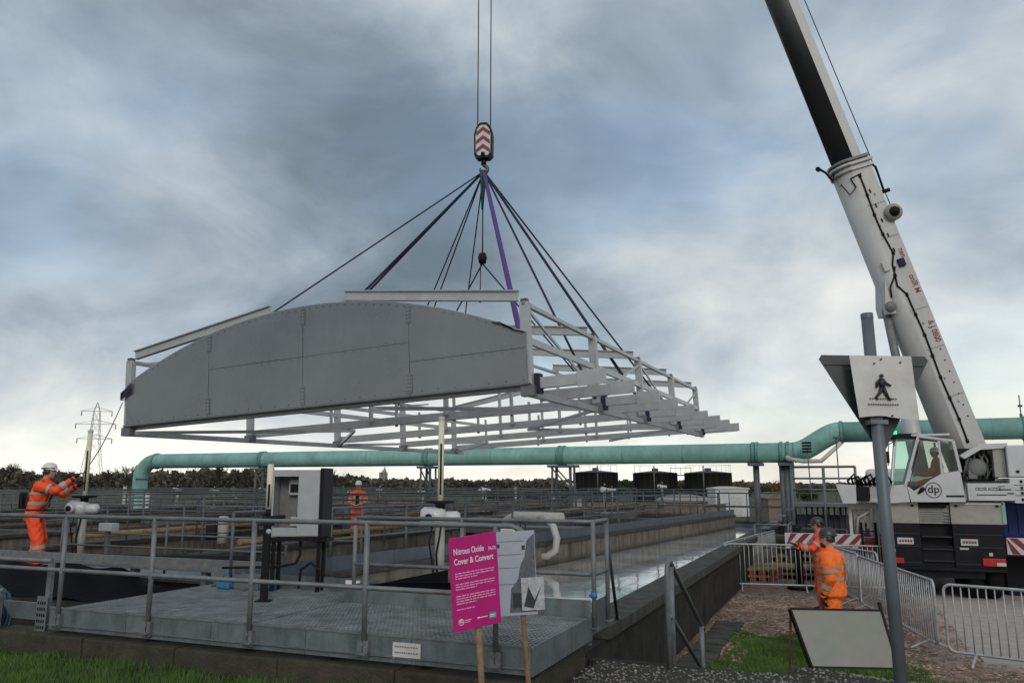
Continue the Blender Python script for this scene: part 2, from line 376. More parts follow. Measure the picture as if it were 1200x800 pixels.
def ground_material():
    m = bpy.data.materials.new('ground'); m.use_nodes = True; nt = m.node_tree; b = nt.nodes['Principled BSDF']; N = nt.nodes.new; L = nt.links.new
    b.inputs['Roughness'].default_value = .92; b.inputs['Specular IOR Level'].default_value = .2
    geo = N('ShaderNodeNewGeometry')
    def noise(sc, det=6):
        n = N('ShaderNodeTexNoise'); n.inputs['Scale'].default_value = sc; n.inputs['Detail'].default_value = det; n.inputs['Roughness'].default_value = .65; L(geo.outputs['Position'], n.inputs['Vector']); return n
    warp = noise(2.2); wm = N('ShaderNodeVectorMath'); wm.operation = 'SUBTRACT'; L(warp.outputs[1], wm.inputs[0]); wm.inputs[1].default_value = (.5, .5, .5)
    ws = N('ShaderNodeVectorMath'); ws.operation = 'SCALE'; L(wm.outputs[0], ws.inputs[0]); ws.inputs['Scale'].default_value = .9
    wa = N('ShaderNodeVectorMath'); L(geo.outputs['Position'], wa.inputs[0]); L(ws.outputs[0], wa.inputs[1])
    sp = N('ShaderNodeSeparateXYZ'); L(wa.outputs[0], sp.inputs[0]); X, Y = sp.outputs[0], sp.outputs[1]
    def step(v, a, w, inv=False):
        r = N('ShaderNodeMapRange'); r.inputs['From Min'].default_value = a-w; r.inputs['From Max'].default_value = a+w; L(v, r.inputs[0])
        if inv: r.inputs['To Min'].default_value = 1; r.inputs['To Max'].default_value = 0
        return r.outputs[0]
    def mul(*a):
        o = a[0]
        for k in a[1:]:
            n = N('ShaderNodeMath'); n.operation = 'MULTIPLY'; L(o, n.inputs[0]); L(k, n.inputs[1]); o = n.outputs[0]
        return o
    def ramp(n, stops):
        r = N('ShaderNodeValToRGB'); L(n.outputs[0], r.inputs[0]); e = r.color_ramp.elements
        e[0].position, e[0].color = stops[0][0], (*stops[0][1], 1); e[1].position, e[1].color = stops[-1][0], (*stops[-1][1], 1)
        for p, c in stops[1:-1]: k = e.new(p); k.color = (*c, 1)
        return r.outputs[0]
    def mix(f, a, c):
        n = N('ShaderNodeMix'); n.data_type = 'RGBA'; L(f, n.inputs[0]); L(a, n.inputs[6]); L(c, n.inputs[7]); return n.outputs[2]
    fine = noise(38); medn = noise(5); 
    base = ramp(medn, [(.3, (.052, .055, .03)), (.7, (.095, .088, .055))])
    dirt = ramp(medn, [(.28, (.060, .036, .027)), (.5, (.19, .128, .104)), (.72, (.32, .245, .205))])
    grav = ramp(fine, [(.3, (.026, .025, .021)), (.55, (.058, .055, .047)), (.75, (.11, .105, .09))])
    turf = ramp(fine, [(.3, (.035, .065, .012)), (.7, (.08, .13, .028))])
    concr = ramp(medn, [(.3, (.34, .305, .275)), (.7, (.48, .44, .40))])
    c = mix(mul(step(X, -2.6, .1), step(X, 40., .5, True), step(Y, 70., 2, True)), base, dirt)
    roadmask = mul(step(X, 1.35, .35), step(X, 9.5, .6, True), step(Y, 13.2, .35), step(Y, 60., 2, True))
    c = mix(roadmask, c, concr)
    c = mix(mul(step(Y, 10.5, .5, True), step(X, -2.6, .1)), c, grav)
    c = mix(mul(step(X, -1.85, .15), step(X, .75, .4, True), step(Y, 10.6, .2), step(Y, 14.6, .35, True)), c, turf)
    c = mix(mul(step(X, -2.75, .1, True), step(Y, 6.3, .2, True)), c, turf)
    L(c, b.inputs['Base Color'])
    bp = N('ShaderNodeBump'); bp.inputs['Strength'].default_value = .7; bp.inputs['Distance'].default_value = .03; L(fine.outputs[0], bp.inputs['Height']); L(bp.outputs[0], b.inputs['Normal'])
    MATS['ground'] = m
ground_material()
def axis(dense, far): return np.unique(np.round(np.concatenate([dense, far]), 3))
xs = axis(np.arange(-14, 14.1, .3), np.array([-4000, -2000, -900, -400, -200, -100, -60, -40, -28, -20, -2.34, -2.32, -.56, -.54, 18, 24, 34, 50, 90, 200, 500, 1500, 4000]))
ys = axis(np.arange(-8, 30.1, .3), np.array([-600, -100, -30, -15, 5.92, 6.05, 7.93, 8.02, 34, 40, 50, 70, 100, 160, 300, 600, 1500, 4000, 7000]))
struct(grid_mesh('ground', xs, ys, ground_h, 'ground'))

def blades(name, m, n, x0, x1, y0, y1, hmin, hmax, w, keep=None, clump=0.6):
    x = np.random.uniform(x0, x1, n); y = np.random.uniform(y0, y1, n)
    d = np.sin(x*3.1+1)*np.sin(y*2.7)+np.sin(x*7.3+y*5.1)
    k = np.random.rand(n) < (1-clump*(d < -.3))
    if keep is not None: k &= keep(x, y)
    x, y = x[k], y[k]; n = len(x); z = ground_h(x, y)-.01
    h = np.random.uniform(hmin, hmax, n)*(1+.35*np.sin(x*2.2+y*3.7)); a = np.random.uniform(0, 6.28, n); l = np.random.uniform(.0, .6, n)*h; b = np.random.uniform(0, 6.28, n)
    p = np.stack([x, y, z], 1); dx = np.stack([np.cos(a), np.sin(a), 0*a], 1)*w; tip = p+np.stack([np.cos(b)*l, np.sin(b)*l, h], 1)
    v = np.stack([p-dx, p+dx, tip], 1).reshape(-1, 3); f = np.arange(3*n).reshape(-1, 3)
    me = bpy.data.meshes.new(name); me.from_pydata(v.tolist(), [], f.tolist()); me.materials.append(MATS[m]); o = bpy.data.objects.new(name, me); col.objects.link(o); return o
stuff(blades('grass', 'grass_dark', 60000, -10.5, -2.6, 3.6, 5.93, .04, .12, .006), 'rough green grass strip in front of the steel deck', 'grass')
stuff(blades('grass', 'grass', 42000, -2.0, .9, 10.2, 14.8, .03, .075, .007, lambda x, y: (x > -1.85+.12*np.sin(y*3)) & (y < 14.5+.25*np.sin(x*6)) & (x < .7+.3*np.sin(y*2.2))), 'patch of bright green turf beside the woodchip', 'grass')
stuff(blades('weeds', 'grass_dark', 9000, -.5, 2.6, 7.2, 10.9, .02, .07, .006, lambda x, y: np.sin(x*2.6+y)*np.sin(y*2.9-x) > .15), 'thin grass growing through gravel by the blank sign', 'grass')
def scatter(name, m, n, x0, x1, y0, y1, smin, smax, flat, keep=None):
    x = np.random.uniform(x0, x1, n); y = np.random.uniform(y0, y1, n)
    if keep is not None: k = keep(x, y); x, y = x[k], y[k]
    n = len(x); z = ground_h(x, y); s = np.random.uniform(smin, smax, n)**1.0
    base = np.array([(1,0,0),(-.4,.9,0),(-.5,-.8,0),(.1,.1,1),(0,0,-.8)], float); fc = np.array([(0,1,3),(1,2,3),(2,0,3),(1,0,4),(2,1,4),(0,2,4)])
    a = np.random.uniform(0, 6.28, n); ca, sa = np.cos(a), np.sin(a); el = np.random.uniform(.4, 1, n)
    bx = base[None, :, 0]*s[:, None]; by = base[None, :, 1]*(s*el)[:, None]; bz = base[None, :, 2]*(s*flat)[:, None]
    v = np.stack([x[:, None]+bx*ca[:, None]-by*sa[:, None], y[:, None]+bx*sa[:, None]+by*ca[:, None], z[:, None]+bz+.15*s[:, None]*flat], 2).reshape(-1, 3)
    f = (fc[None]+(np.arange(n)*5)[:, None, None]).reshape(-1, 3)
    me = bpy.data.meshes.new(name); me.from_pydata(v.tolist(), [], f.tolist()); me.materials.append(MATS[m]); o = bpy.data.objects.new(name, me); col.objects.link(o); return o
stuff(scatter('gravel', 'stone', 5200, -2.55, 2.2, 5.6, 7.92, .006, .024, .6), 'loose grey gravel on the upper path', 'gravel')
stuff(scatter('gravel', 'stone', 3000, -.5, 2.6, 8.0, 10.9, .008, .024, .6), 'loose gravel on the bank behind the blank sign', 'gravel')
stuff(scatter('woodchip', 'chip', 14000, -2.4, 3.2, 10.6, 19.6, .012, .05, .35, lambda x, y: ~((x > -1.5) & (x < .35) & (y < 14.3)) & ~((x > 1.6) & (y > 13.4))), 'brown woodchip and soil over the yard', 'woodchip')

# ---- tank structure
def solid(name, boxes, m, label, cat, bevel=.012):
    b = MB()
    for k in boxes: b.box(*k)
    return tag(b.build(name, m, bevel=bevel), label, cat)
# wall on the near side of the lane, along the yard
w = thing('channel_wall', 'dark stained concrete channel wall with flat coping beside the woodchip', 'wall', (-2.62, 20, ZL-.2))
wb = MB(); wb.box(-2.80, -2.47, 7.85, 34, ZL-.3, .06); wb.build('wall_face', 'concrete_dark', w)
yy = 8.58
cs = None
k = 0
while yy < 33.8:
    ln = 2.1; b = MB(); b.box(-2.86, -2.41, yy, min(34, yy+ln)-.012, .064, .205+random.uniform(-.004, .004)); b.build('coping_slab', 'concrete_top', w, bevel=.012); yy += ln; k += 1
# far side of the lane
A = Vector((-6.95, 8.0, 0)); Bv = Vector((-4.15, 33.6, 0)); du = (Bv-A).normalized(); dn = Vector((-du.y, du.x, 0))
w = thing('lane_wall', 'pale streaked concrete wall on the far side of the water lane', 'wall', (-6.2, 20, ZL-.2))
LW = (Bv-A).length; nb = 12
for i in range(nb):
    p = A+du*(LW*i/nb+.012); q = A+du*(LW*(i+1)/nb-.012); off = dn*(.19+random.uniform(-.006, .006))
    b = MB(); b.beam(p+off+Vector((0, 0, -.29)), q+off+Vector((0, 0, -.29)), .38, 1.34); b.build('wall_panel', 'concrete', w, bevel=.01)
b = MB(); b.beam(A+dn*.2+Vector((0, 0, -.3)), Bv+dn*.2+Vector((0, 0, -.3)), .30, 1.1); b.build('wall_core', 'concrete_dark', w)
b = MB(); b.beam(A+dn*.19+Vector((0, 0, .42)), Bv+dn*.19+Vector((0, 0, .42)), .46, .075); b.build('coping', 'concrete_top', w, bevel=.01)
for i in range(16):
    p = A+du*(LW*i/16+.01)-dn*.0; q = A+du*(LW*(i+1)/16-.01)
    o = dn*.03+Vector((0, 0, .57)); b = MB(); b.beam(p+o, q+o, .012, .20); b.build('kick_panel', 'sheet_blue', w)
# near end of the lane, under the deck edge
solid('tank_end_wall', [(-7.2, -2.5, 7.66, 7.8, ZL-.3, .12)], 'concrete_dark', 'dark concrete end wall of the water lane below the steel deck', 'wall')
b = MB(); b.add([(-7.3, 7.7, -.05), (-2.6, 7.7, -.05), (-2.6, 34.0, -.05), (-7.3, 34.0, -.05)], [(0, 1, 2, 3)]); struct(b.build('water', 'water'))
# the other lanes to the left
lx = [-10.9, -15.2, -19.5, -23.8, -28.1, -32.4, -36.7]
for i, x in enumerate(lx):
    names = ['second', 'third', 'fourth', 'fifth', 'sixth', 'seventh', 'eighth']
    t = thing('lane_wall', f'concrete dividing wall between treatment lanes, {names[i]} from the open water lane', 'wall', (x, 25, ZL), group='lane dividing walls')
    b = MB(); b.box(x-.18, x+.18, 11.5, 46, ZL-.2, .36); b.build('wall_face', 'concrete', t)
    b = MB(); b.box(x-.25, x+.25, 11.5, 46, .364, .45); b.build('coping', 'concrete_top', t, bevel=.01)
b = MB(); b.add([(-45, 11.3, -.35), (-7.3, 11.3, -.35), (-5.6, 46, -.35), (-45, 46, -.35)], [(0, 1, 2, 3)]); struct(b.build('water', 'water_dark'))
t = thing('cross_walkway', 'grey concrete walkway behind the deck where the orange worker stands', 'walkway', (-15, 10.4, ZL))
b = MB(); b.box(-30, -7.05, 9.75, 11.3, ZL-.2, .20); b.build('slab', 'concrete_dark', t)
for i in range(19):
    x = -30+i*1.208; b = MB(); b.box(x, x+1.196, 9.70, 11.35, .204, .25); b.build('deck_plate', 'deck_steel', t, bevel=.006)
t = thing('cross_walkway', 'far grey walkway bridging the end of the water lane', 'walkway', (-2, 34.4, ZL))
b = MB(); b.box(-8.5, 5, 33.9, 35.4, -.30, .12); b.build('edge_beam', 'sheet_blue', t, bevel=.01)
b = MB(); b.box(-8.5, 5, 33.85, 35.45, .124, .2); b.build('slab', 'concrete_top', t)
for x in (-6.6, -2.6, 1.4, 4.6):
    b = MB(); b.box(x-.15, x+.15, 34.1, 35.2, ZL-.2, -.3); b.build('pier', 'concrete_dark', t)
solid('tank_cross_wall', [(-45, -6.2, 46, 46.5, ZL-.2, .55)], 'concrete', 'long far concrete cross wall closing the lanes', 'wall')
# ---- steps down to the yard, and sleepers
t = thing('yard_steps', 'short flight of stone steps going down beside the handrail', 'steps', (-1.2, 8.8, ZL))
for i in range(4):
    b = MB(); b.box(-1.68, -.58, 8.02+.42*i, 8.02+.42*(i+1)+.04, ZL-.1, -.16*(i+1)-.0); b.build('step', 'concrete_top', t, bevel=.012)
t = thing('terrace_edge', 'low concrete edge at the end of the gravel path', 'wall', (-2.0, 7.97, ZL))
b = MB(); b.box(-2.46, -1.69, 7.96, 8.09, ZL-.1, -.015); b.build('edge_block', 'concrete_dark', t, bevel=.01)
b = MB(); b.box(-1.68, -.56, 7.94, 8.016, ZL-.1, -.012); b.build('edge_block', 'concrete_dark', t, bevel=.01)
t = thing('sleeper_path', 'row of weathered stepping slabs beside the green turf', 'path', (-1.9, 13, ZL))
for i in range(9):
    y = 11.3+i*.46; z = float(ground_h(-1.9, y)); b = MB(); b.box(-2.30+random.uniform(-.03, .03), -1.86+random.uniform(-.05, .05), y, y+.34, z-.1, z+.045+random.uniform(0, .02)); b.build('stepping_slab', 'concrete_top', t, bevel=.015)

# ================================================================ RAILINGS
def post_mesh(h, r, n=8, foot=True, m='galv'):
    b = MB(); b.tube([(0, 0, 0), (0, 0, h)], r, n)
    if foot: b.box(-.05, .05, -.05, .05, 0, .012)
    me = b.build('post', m, local=True); d = me.data; bpy.data.objects.remove(me); return d
def railing(pts, z0, z1, label, spacing=1.2, rails=(1.0, .5), r=.021, m='galv', group='galvanised guard rails', n=8, posts=None, name='guard_rail', end_loops=(False, False), cat='railing'):
    pts = [Vector((p[0], p[1], 0)) for p in pts]; t = thing(name, label, cat, (pts[0].x, pts[0].y, z0), group=group)
    H = z1-z0
    for k, fr in enumerate(rails):
        path = [p+Vector((0, 0, z0+H*fr)) for p in pts]
        if len(path) > 2:
            q = [path[0]]
            for i in range(1, len(path)-1):
                a = (path[i-1]-path[i]).normalized(); c = (path[i+1]-path[i]).normalized()
                q += [path[i]+a*.08, path[i]+a*.025+c*.025, path[i]+c*.08]
            path = q+[path[-1]]
        if k == 0 and end_loops[1]:
            a = (path[-1]-path[-2]).normalized(); h = H*(1-rails[-1])
            path += [path[-1]+a*.08+Vector((0, 0, -.03)), path[-1]+a*.11+Vector((0, 0, -.1)), path[-1]+a*.11+Vector((0, 0, -h+.1)), path[-1]+a*.08+Vector((0, 0, -h+.03)), path[-1]+Vector((0, 0, -h))]
        if k == 0 and end_loops[0]:
            a = (path[0]-path[1]).normalized(); h = H*(1-rails[-1])
            path = [path[0]+Vector((0, 0, -h)), path[0]+a*.08+Vector((0, 0, -h+.03)), path[0]+a*.11+Vector((0, 0, -h+.1)), path[0]+a*.11+Vector((0, 0, -.1)), path[0]+a*.08+Vector((0, 0, -.03))]+path
        b = MB(); b.tube(path, r, n); b.build('top_rail' if k == 0 else 'mid_rail', m, t)
    pm = post_mesh(H-.0, r*1.1, n, r > .018, m)
    if posts is None:
        posts = []
        for i in range(len(pts)-1):
            L_ = (pts[i+1]-pts[i]).length; k = max(1, round(L_/spacing))
            for j in range(k+(1 if i == len(pts)-2 else 0)): posts.append(pts[i]+(pts[i+1]-pts[i])*j/k)
    for p in posts:
        inst(pm, 'post', t, Vector((p[0], p[1], z0))-t.location)
        
    return t

# ================================================================ STEEL DECK
DZ, DB, DF, DK, DXR, DXL, DXM, DKR = .44, .24, 6.0, 8.3, -2.31, -7.55, -5.10, 7.60
t = thing('steel_deck', 'grey steel access deck with grating floor in the foreground', 'deck', (-5, 7.1, 0))
def grating_panel(wd, ln):
    b = MB(); k = int(wd/.041)
    for i in range(k+1): x = wd*i/k; b.box(x-.0035, x+.0035, 0, ln, -.03, 0)
    k = int(ln/.075)
    for i in range(k+1): y = ln*i/k; b.box(0, wd, y-.005, y+.005, -.012, -.001)
    o = b.build('grating_panel', 'grating', local=True); d = o.data; bpy.data.objects.remove(o); return d
for x0, x1, y1, n in ((DXL, DXM, DK, 2), (DXM, DXR, DKR, 3)):
    gw = (x1-x0-.06)/n; gp = grating_panel(gw-.012, y1-DF-.12)
    for i in range(n): inst(gp, 'grating_panel', t, Vector((x0+.03+gw*i+.006, DF+.06, DZ))-t.location)
for i in range(5):
    x0 = DXL+(DXR-DXL)*i/5; x1 = DXL+(DXR-DXL)*(i+1)/5
    b = MB(); b.box(x0+.003, x1-.003, DF-.006, DF, DB+.01, DZ+.03); b.box(x0+.003, x1-.003, DF, DF+.05, DB+.01, DB+.02); b.build('front_plate', 'deck_steel', t)
    b = MB(); b.box(x0+.003, x1-.003, DF-.03, DF-.0065, DB+.055, DB+.062); b.box(x0+.003, x1-.003, DF-.014, DF-.0065, DZ+.012, DZ+.03); b.build('edge_angle', 'galv', t)
for i in range(3):
    y0 = DF+(DKR-DF)*i/3; y1 = DF+(DKR-DF)*(i+1)/3
    b = MB(); b.box(DXR-.004, DXR+.004, y0+.003, y1-.003, DB, DZ+.012); b.build('side_plate', 'deck_steel', t)
b = MB(); b.box(DXR-.004, DXR+.004, DKR+.004, 8.12, DZ-.16, DZ+.14); b.build('side_plate', 'sheet_blue', t)
b = MB(); b.box(DXL, DXM, DK-.008, DK, DZ-.2, DZ+.15); b.build('back_plate', 'deck_steel', t)
b = MB(); b.box(DXM+.005, DXR-.006, DKR-.008, DKR, DZ-.25, DZ+.16); b.build('back_plate', 'deck_steel', t)
b = MB(); b.box(DXM-.004, DXM+.004, DKR+.002, DK, DZ-.25, DZ+.16); b.build('kick_plate', 'deck_steel', t)
for x in (DXL+.03, -6.3, -5.15):
    b = MB(); b.ibeam((x, DF+.03, DB+.06), (x, DK-.02, DB+.06), .08, .12, .01); b.build('floor_beam', 'deck_steel', t)
for x in (-4.2, -3.3, DXR-.06):
    b = MB(); b.ibeam((x, DF+.03, DB+.06), (x, DKR-.02, DB+.06), .08, .12, .01); b.build('floor_beam', 'deck_steel', t)
for x in (-7.4, -5.9, -4.3, -2.5):
    for y in (6.3, 7.45): b = MB(); b.box(x-.06, x+.06, y-.06, y+.06, -1.0, DB); b.build('leg', 'galv', t)
# plinth in front of the deck
t = thing('plinth', 'mossy concrete plinth along the foot of the steel deck', 'plinth', (-5, 5.98, 0))
for i in range(7):
    x = -10.5+i*1.17; b = MB(); b.box(x+.006, x+1.164, 5.93+random.uniform(-.008, .008), 6.25, -.3, .205+random.uniform(-.012, .012)); b.build('plinth_block', 'plinth', t, bevel=.015)
t = thing('deck_footing', 'dark mossy footing wall under the right end of the steel deck', 'wall', (-2.5, 6.8, -1)); b = MB(); b.box(-2.75, -2.37, 6.27, 7.58, -1.0, .20); b.build('footing', 'plinth', t, bevel=.02)
# front rail, with posts bolted to the face
P5 = [-7.4, -6.2, -5.0, -3.8, -2.6]
rl = railing([(-11.5, DF-.03), (-2.46, DF-.03)], .30, 1.365, 'grey tubular guard rail along the front of the steel deck', posts=[(x, DF-.03) for x in [-9.8, -8.6]+P5], rails=(1.0, .50), r=.021, end_loops=(False, True))
cb = MB(); cb.box(-.05, .05, -.02, .03, 0, .13); cb.tube([(0, -.03, .03), (0, -.022, .03)], .014, 6); cb.tube([(0, -.03, .1), (0, -.022, .1)], .014, 6)
ob = cb.build('clamp', 'galv', local=True); cl = ob.data; bpy.data.objects.remove(ob)
for x in P5: inst(cl, 'clamp', rl, Vector((x, DF-.03, .28))-rl.location)
tm = MB(); tm.lathe([(.029, -.03), (.029, .03)], n=10); ob = tm.build('collar', 'galv', local=True); tmd = ob.data; bpy.data.objects.remove(ob)
for x in [-8.6]+P5:
    for z in (.8325,): inst(tmd, 'collar', rl, Vector((x, DF-.03, z))-rl.location)
railing([(DXR+.02, 8.12), (DXR+.02, DKR+.02), (DXM+.1, DKR+.02)], DZ-.1, 1.33, 'grey guard rail turning the far right corner of the steel deck', posts=[(DXR+.02, 8.10), (DXR+.02, DKR+.02), (-3.7, DKR+.02), (DXM+.1, DKR+.02)], r=.021)
t = thing('sloping_brace', 'thin dark pole leaning from the deck corner rail to the coping', 'brace', (-2.4, 8.6, .2))
b = MB(); b.tube([(-2.31, 8.14, 1.30), (-2.44, 9.0, .215)], .018, 8); b.tube([(-2.44, 9.0, .215), (-2.44, 9.05, .21)], .03, 8); b.build('pole', 'bolt', t)
t = thing('tie_wrap', 'small blue tape wrapped round the deck corner post', 'tape', (DXR+.02, DKR+.02, .62)); b = MB(); b.lathe([(.03, .0), (.033, .002), (.033, .05), (.03, .052)], n=10); b.build('tape', 'bluebag', t, local=True); b = MB(); b.box(-.05, -.028, -.01, .01, .005, .03); b.build('loose_end', 'bluebag', t, local=True)
# handrail at the steps
t = thing('step_handrail', 'galvanised handrail with two posts sloping down beside the yard steps', 'handrail', (-1.6, 8.2, 0))
b = MB(); b.tube([(-1.62, 7.80, 0), (-1.62, 7.80, .84)]+arc((-1.62, 7.92, .84), (0, -1, 0), (0, 0, 1), .12, 0, 1.9)+[(-1.62, 9.75, .04)], .024, 10); b.build('top_rail', 'galv', t)
b = MB(); b.tube([(-1.62, 7.82, .46), (-1.62, 7.97, .43), (-1.62, 9.75, -.46)], .021, 10); b.build('mid_rail', 'galv', t)
b = MB(); b.tube([(-1.62, 7.99, -.1), (-1.62, 7.99, .90)], .026, 10); b.build('post', 'galv', t)
b = MB(); b.tube([(-1.62, 9.62, ZL), (-1.62, 9.62, .10)], .026, 10); b.build('post', 'galv', t)

# rails on the tank
def offl(u, o=0): p = A+du*u+dn*(.2+o); return (p.x, p.y)
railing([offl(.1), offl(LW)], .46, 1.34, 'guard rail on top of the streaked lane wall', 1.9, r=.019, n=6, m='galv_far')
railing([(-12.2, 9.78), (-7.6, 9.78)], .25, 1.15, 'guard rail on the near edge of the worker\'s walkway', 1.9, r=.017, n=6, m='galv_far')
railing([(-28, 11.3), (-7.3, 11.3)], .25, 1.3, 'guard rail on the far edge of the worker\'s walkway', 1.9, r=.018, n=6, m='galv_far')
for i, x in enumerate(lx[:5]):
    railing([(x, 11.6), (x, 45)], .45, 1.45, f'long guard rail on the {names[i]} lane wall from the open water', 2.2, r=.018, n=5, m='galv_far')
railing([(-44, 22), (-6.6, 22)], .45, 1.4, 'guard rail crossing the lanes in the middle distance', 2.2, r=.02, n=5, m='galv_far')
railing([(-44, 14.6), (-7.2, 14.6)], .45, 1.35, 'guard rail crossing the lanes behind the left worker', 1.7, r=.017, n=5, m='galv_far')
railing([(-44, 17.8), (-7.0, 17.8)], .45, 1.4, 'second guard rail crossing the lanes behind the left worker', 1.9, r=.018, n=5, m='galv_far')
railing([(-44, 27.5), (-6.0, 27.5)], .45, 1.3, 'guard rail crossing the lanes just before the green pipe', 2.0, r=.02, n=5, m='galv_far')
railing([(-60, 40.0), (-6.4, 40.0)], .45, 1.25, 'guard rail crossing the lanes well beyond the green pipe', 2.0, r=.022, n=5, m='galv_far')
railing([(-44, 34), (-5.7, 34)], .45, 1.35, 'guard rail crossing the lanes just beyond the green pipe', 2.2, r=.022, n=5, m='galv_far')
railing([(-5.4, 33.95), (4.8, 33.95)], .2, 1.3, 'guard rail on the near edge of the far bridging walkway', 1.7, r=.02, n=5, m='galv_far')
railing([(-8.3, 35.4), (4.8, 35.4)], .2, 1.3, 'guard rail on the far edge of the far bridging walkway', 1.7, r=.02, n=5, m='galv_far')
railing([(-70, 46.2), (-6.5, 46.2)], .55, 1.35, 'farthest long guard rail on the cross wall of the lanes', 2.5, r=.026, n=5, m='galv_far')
t = thing('lane_crossing', 'narrow steel crossing over the lanes in the middle distance', 'walkway', (-25, 22.6, ZL))
b = MB(); b.box(-44, -6.6, 22.02, 23.2, .25, .44); b.build('walkway_beam', 'galv_far', t)
t = thing('lane_crossing', 'narrow steel crossing over the lanes beyond the green pipe', 'walkway', (-25, 34.6, ZL))
b = MB(); b.box(-44, -8.6, 34.02, 35.4, .2, .44); b.build('walkway_beam', 'galv_far', t)

# ================================================================ LIFTED ROOF FRAME
CT, CY, CP = .0478, -.0259, .0078
P0 = Vector((-4.2854, 11.1283, 3.2016)); CW, CS = 8.52, 3.3565
EX = Vector((math.cos(CY)*math.cos(CT), math.sin(CY)*math.cos(CT), math.sin(CT)))
EY = Vector((-math.sin(CY)*math.cos(CP), math.cos(CY)*math.cos(CP), math.sin(CP))); EZ = EX.cross(EY)
cov = thing('roof_frame', 'long grey aluminium tank roof frame with arched end panel hanging from the crane', 'roof frame', (0, 0, 0))
cov.matrix_world = Matrix((( EX.x, EY.x, EZ.x, P0.x), (EX.y, EY.y, EZ.y, P0.y), (EX.z, EY.z, EZ.z, P0.z), (0, 0, 0, 1)))
def CL(x, y, z): return P0+EX*x+EY*y+EZ*z
def cb_(name, fn, m='alu', bevel=0): b = MB(); fn(b); return b.build(name, m, cov, local=True, bevel=bevel)
def arch(x): return 1.765-.98*abs((x+4.26)/4.22)**2.05
def panel(x0, x1, zlo, zhi, y):
    n = 8; top = [(x, y, arch(x) if zhi is None else zhi(x)) for x in np.linspace(x1-.005, x0+.005, n)]
    cb_('gable_panel', lambda b: b.prism([(x0+.005, y, zlo), (x1-.005, y, zlo)]+top, (0, .012, 0)), 'alu_panel')
s1 = lambda x: .86; s2 = lambda x: .535
panel(-8.46, -6.38, 0, None, -.012)
panel(-6.38, -4.24, 0, s1, -.010); panel(-6.38, -4.24, .868, None, -.014)
panel(-4.24, -2.10, 0, s1, -.013); panel(-4.24, -2.10, .868, None, -.010)
panel(-2.10, -.04, 0, s2, -.011); panel(-2.10, -.04, .543, None, -.014)
for x, zt in ((-6.38, None), (-4.24, None), (-2.1, None)):
    a = arch(x)
    cb_('splice_plate', lambda b: b.box(x-.035, x+.035, .004, .022, .02, a-.03), 'alu_dark')
    for z0, z1 in ((.03, .34), (a-.34, a-.04)):
        def f(b, x=x, z0=z0, z1=z1):
            b.box(x-.045, x+.045, -.024, -.017, z0, z1)
        cb_('cover_plate', f, 'alu_panel')
        def g(b, x=x, z0=z0, z1=z1):
            for k in range(5):
                for s in (-.025, .025): b.tube([(x+s, -.031, z0+.03+k*(z1-z0-.06)/4), (x+s, -.024, z0+.03+k*(z1-z0-.06)/4)], .010, 6)
        cb_('bolt_row', g, 'bolt')
cb_('seam_strip', lambda b: (b.box(-6.34, -2.14, .005, .02, .82, .91), b.box(-2.06, -.05, .005, .02, .50, .58)), 'alu_dark')
def flange(b):
    for i in range(24):
        x0 = -8.46+8.42*i/24; x1 = -8.46+8.42*(i+1)/24; b.beam((x0, .045, arch(x0)+.004), (x1, .045, arch(x1)+.004), .11, .012)
cb_('arch_flange', flange)
cb_('bottom_flange', lambda b: b.box(-8.5, 0, -.03, .06, -.03, -.004), 'alu_dark')
PH = 1.27
def Upost(b, x, y, w=.15, d=.11, z0=-.03, z1=PH): b.box(x-w/2, x+w/2, y-d/2, y+d/2, z0, z1)
for t_ in range(5):
    y = CS*t_+.075
    for sx, x in ((0, -.06), (1, -CW+.05)):
        cb_('post', lambda b: Upost(b, x, y), 'alu', .006)
        cb_('post_cap', lambda b: b.box(x-.05, x+.05, y-.05, y+.05, PH+.002, PH+.05), 'bolt')
        cb_('foot_bracket', lambda b: (b.box(x-.11, x+.11, y-.075, y+.075, -.20, -.035)), 'alu_dark', .005)
    # sloping roof beams
    yb = y if t_ else y
    cb_('roof_beam', lambda b: b.ibeam((-3.42, yb, 1.86), (-.16, yb, 1.385), .10, .175, .018), 'alu')
    cb_('roof_beam', lambda b: b.ibeam((-8.36, yb, 1.37), (-5.03, yb, 1.82), .10, .175, .018), 'alu')
    for x, z in ((-3.3, 1.76), (-5.15, 1.74)):
        cb_('stub_leg', lambda b: b.beam((x-.10, y, arch(x)-.03), (x, y, z), .02, .03), 'bolt')
        if t_: cb_('inner_post', lambda b: b.box(x-.035, x+.035, y-.035, y+.035, .02, z), 'alu')
    cb_('tie_strut', lambda b: b.beam((-8.4, y+.1, 1.2), (-7.6, y+.1, 1.17), .03, .04), 'alu')
    # bottom cross beam with projecting end
    yb = y+.12
    cb_('cross_beam', lambda b: b.box(-CW-.02, 1.12, yb-.055, yb+.055, -.085, .085), 'alu', .005)
    cb_('beam_end_plate', lambda b: b.box(.70, 1.14, yb-.075, yb-.062, -.115, .12), 'alu', .003)
    cb_('strap_wrap', lambda b: b.box(.02, .10, yb-.09, yb+.09, -.16, .15), 'navy', .01)
for k in range(4):
    y = CS*(k+.5)+.1
    cb_('bracket_beam', lambda b: b.box(-.55, 1.12, y-.055, y+.055, -.09, .09), 'alu', .005)
    cb_('beam_end_plate', lambda b: b.box(.72, 1.14, y-.07, y-.057, -.10, .11), 'alu', .003)
yend = CS*4+.1
cb_('bracket_beam', lambda b: b.box(-.55, 1.0, yend+.5, yend+.62, -.09, .09), 'alu', .005)
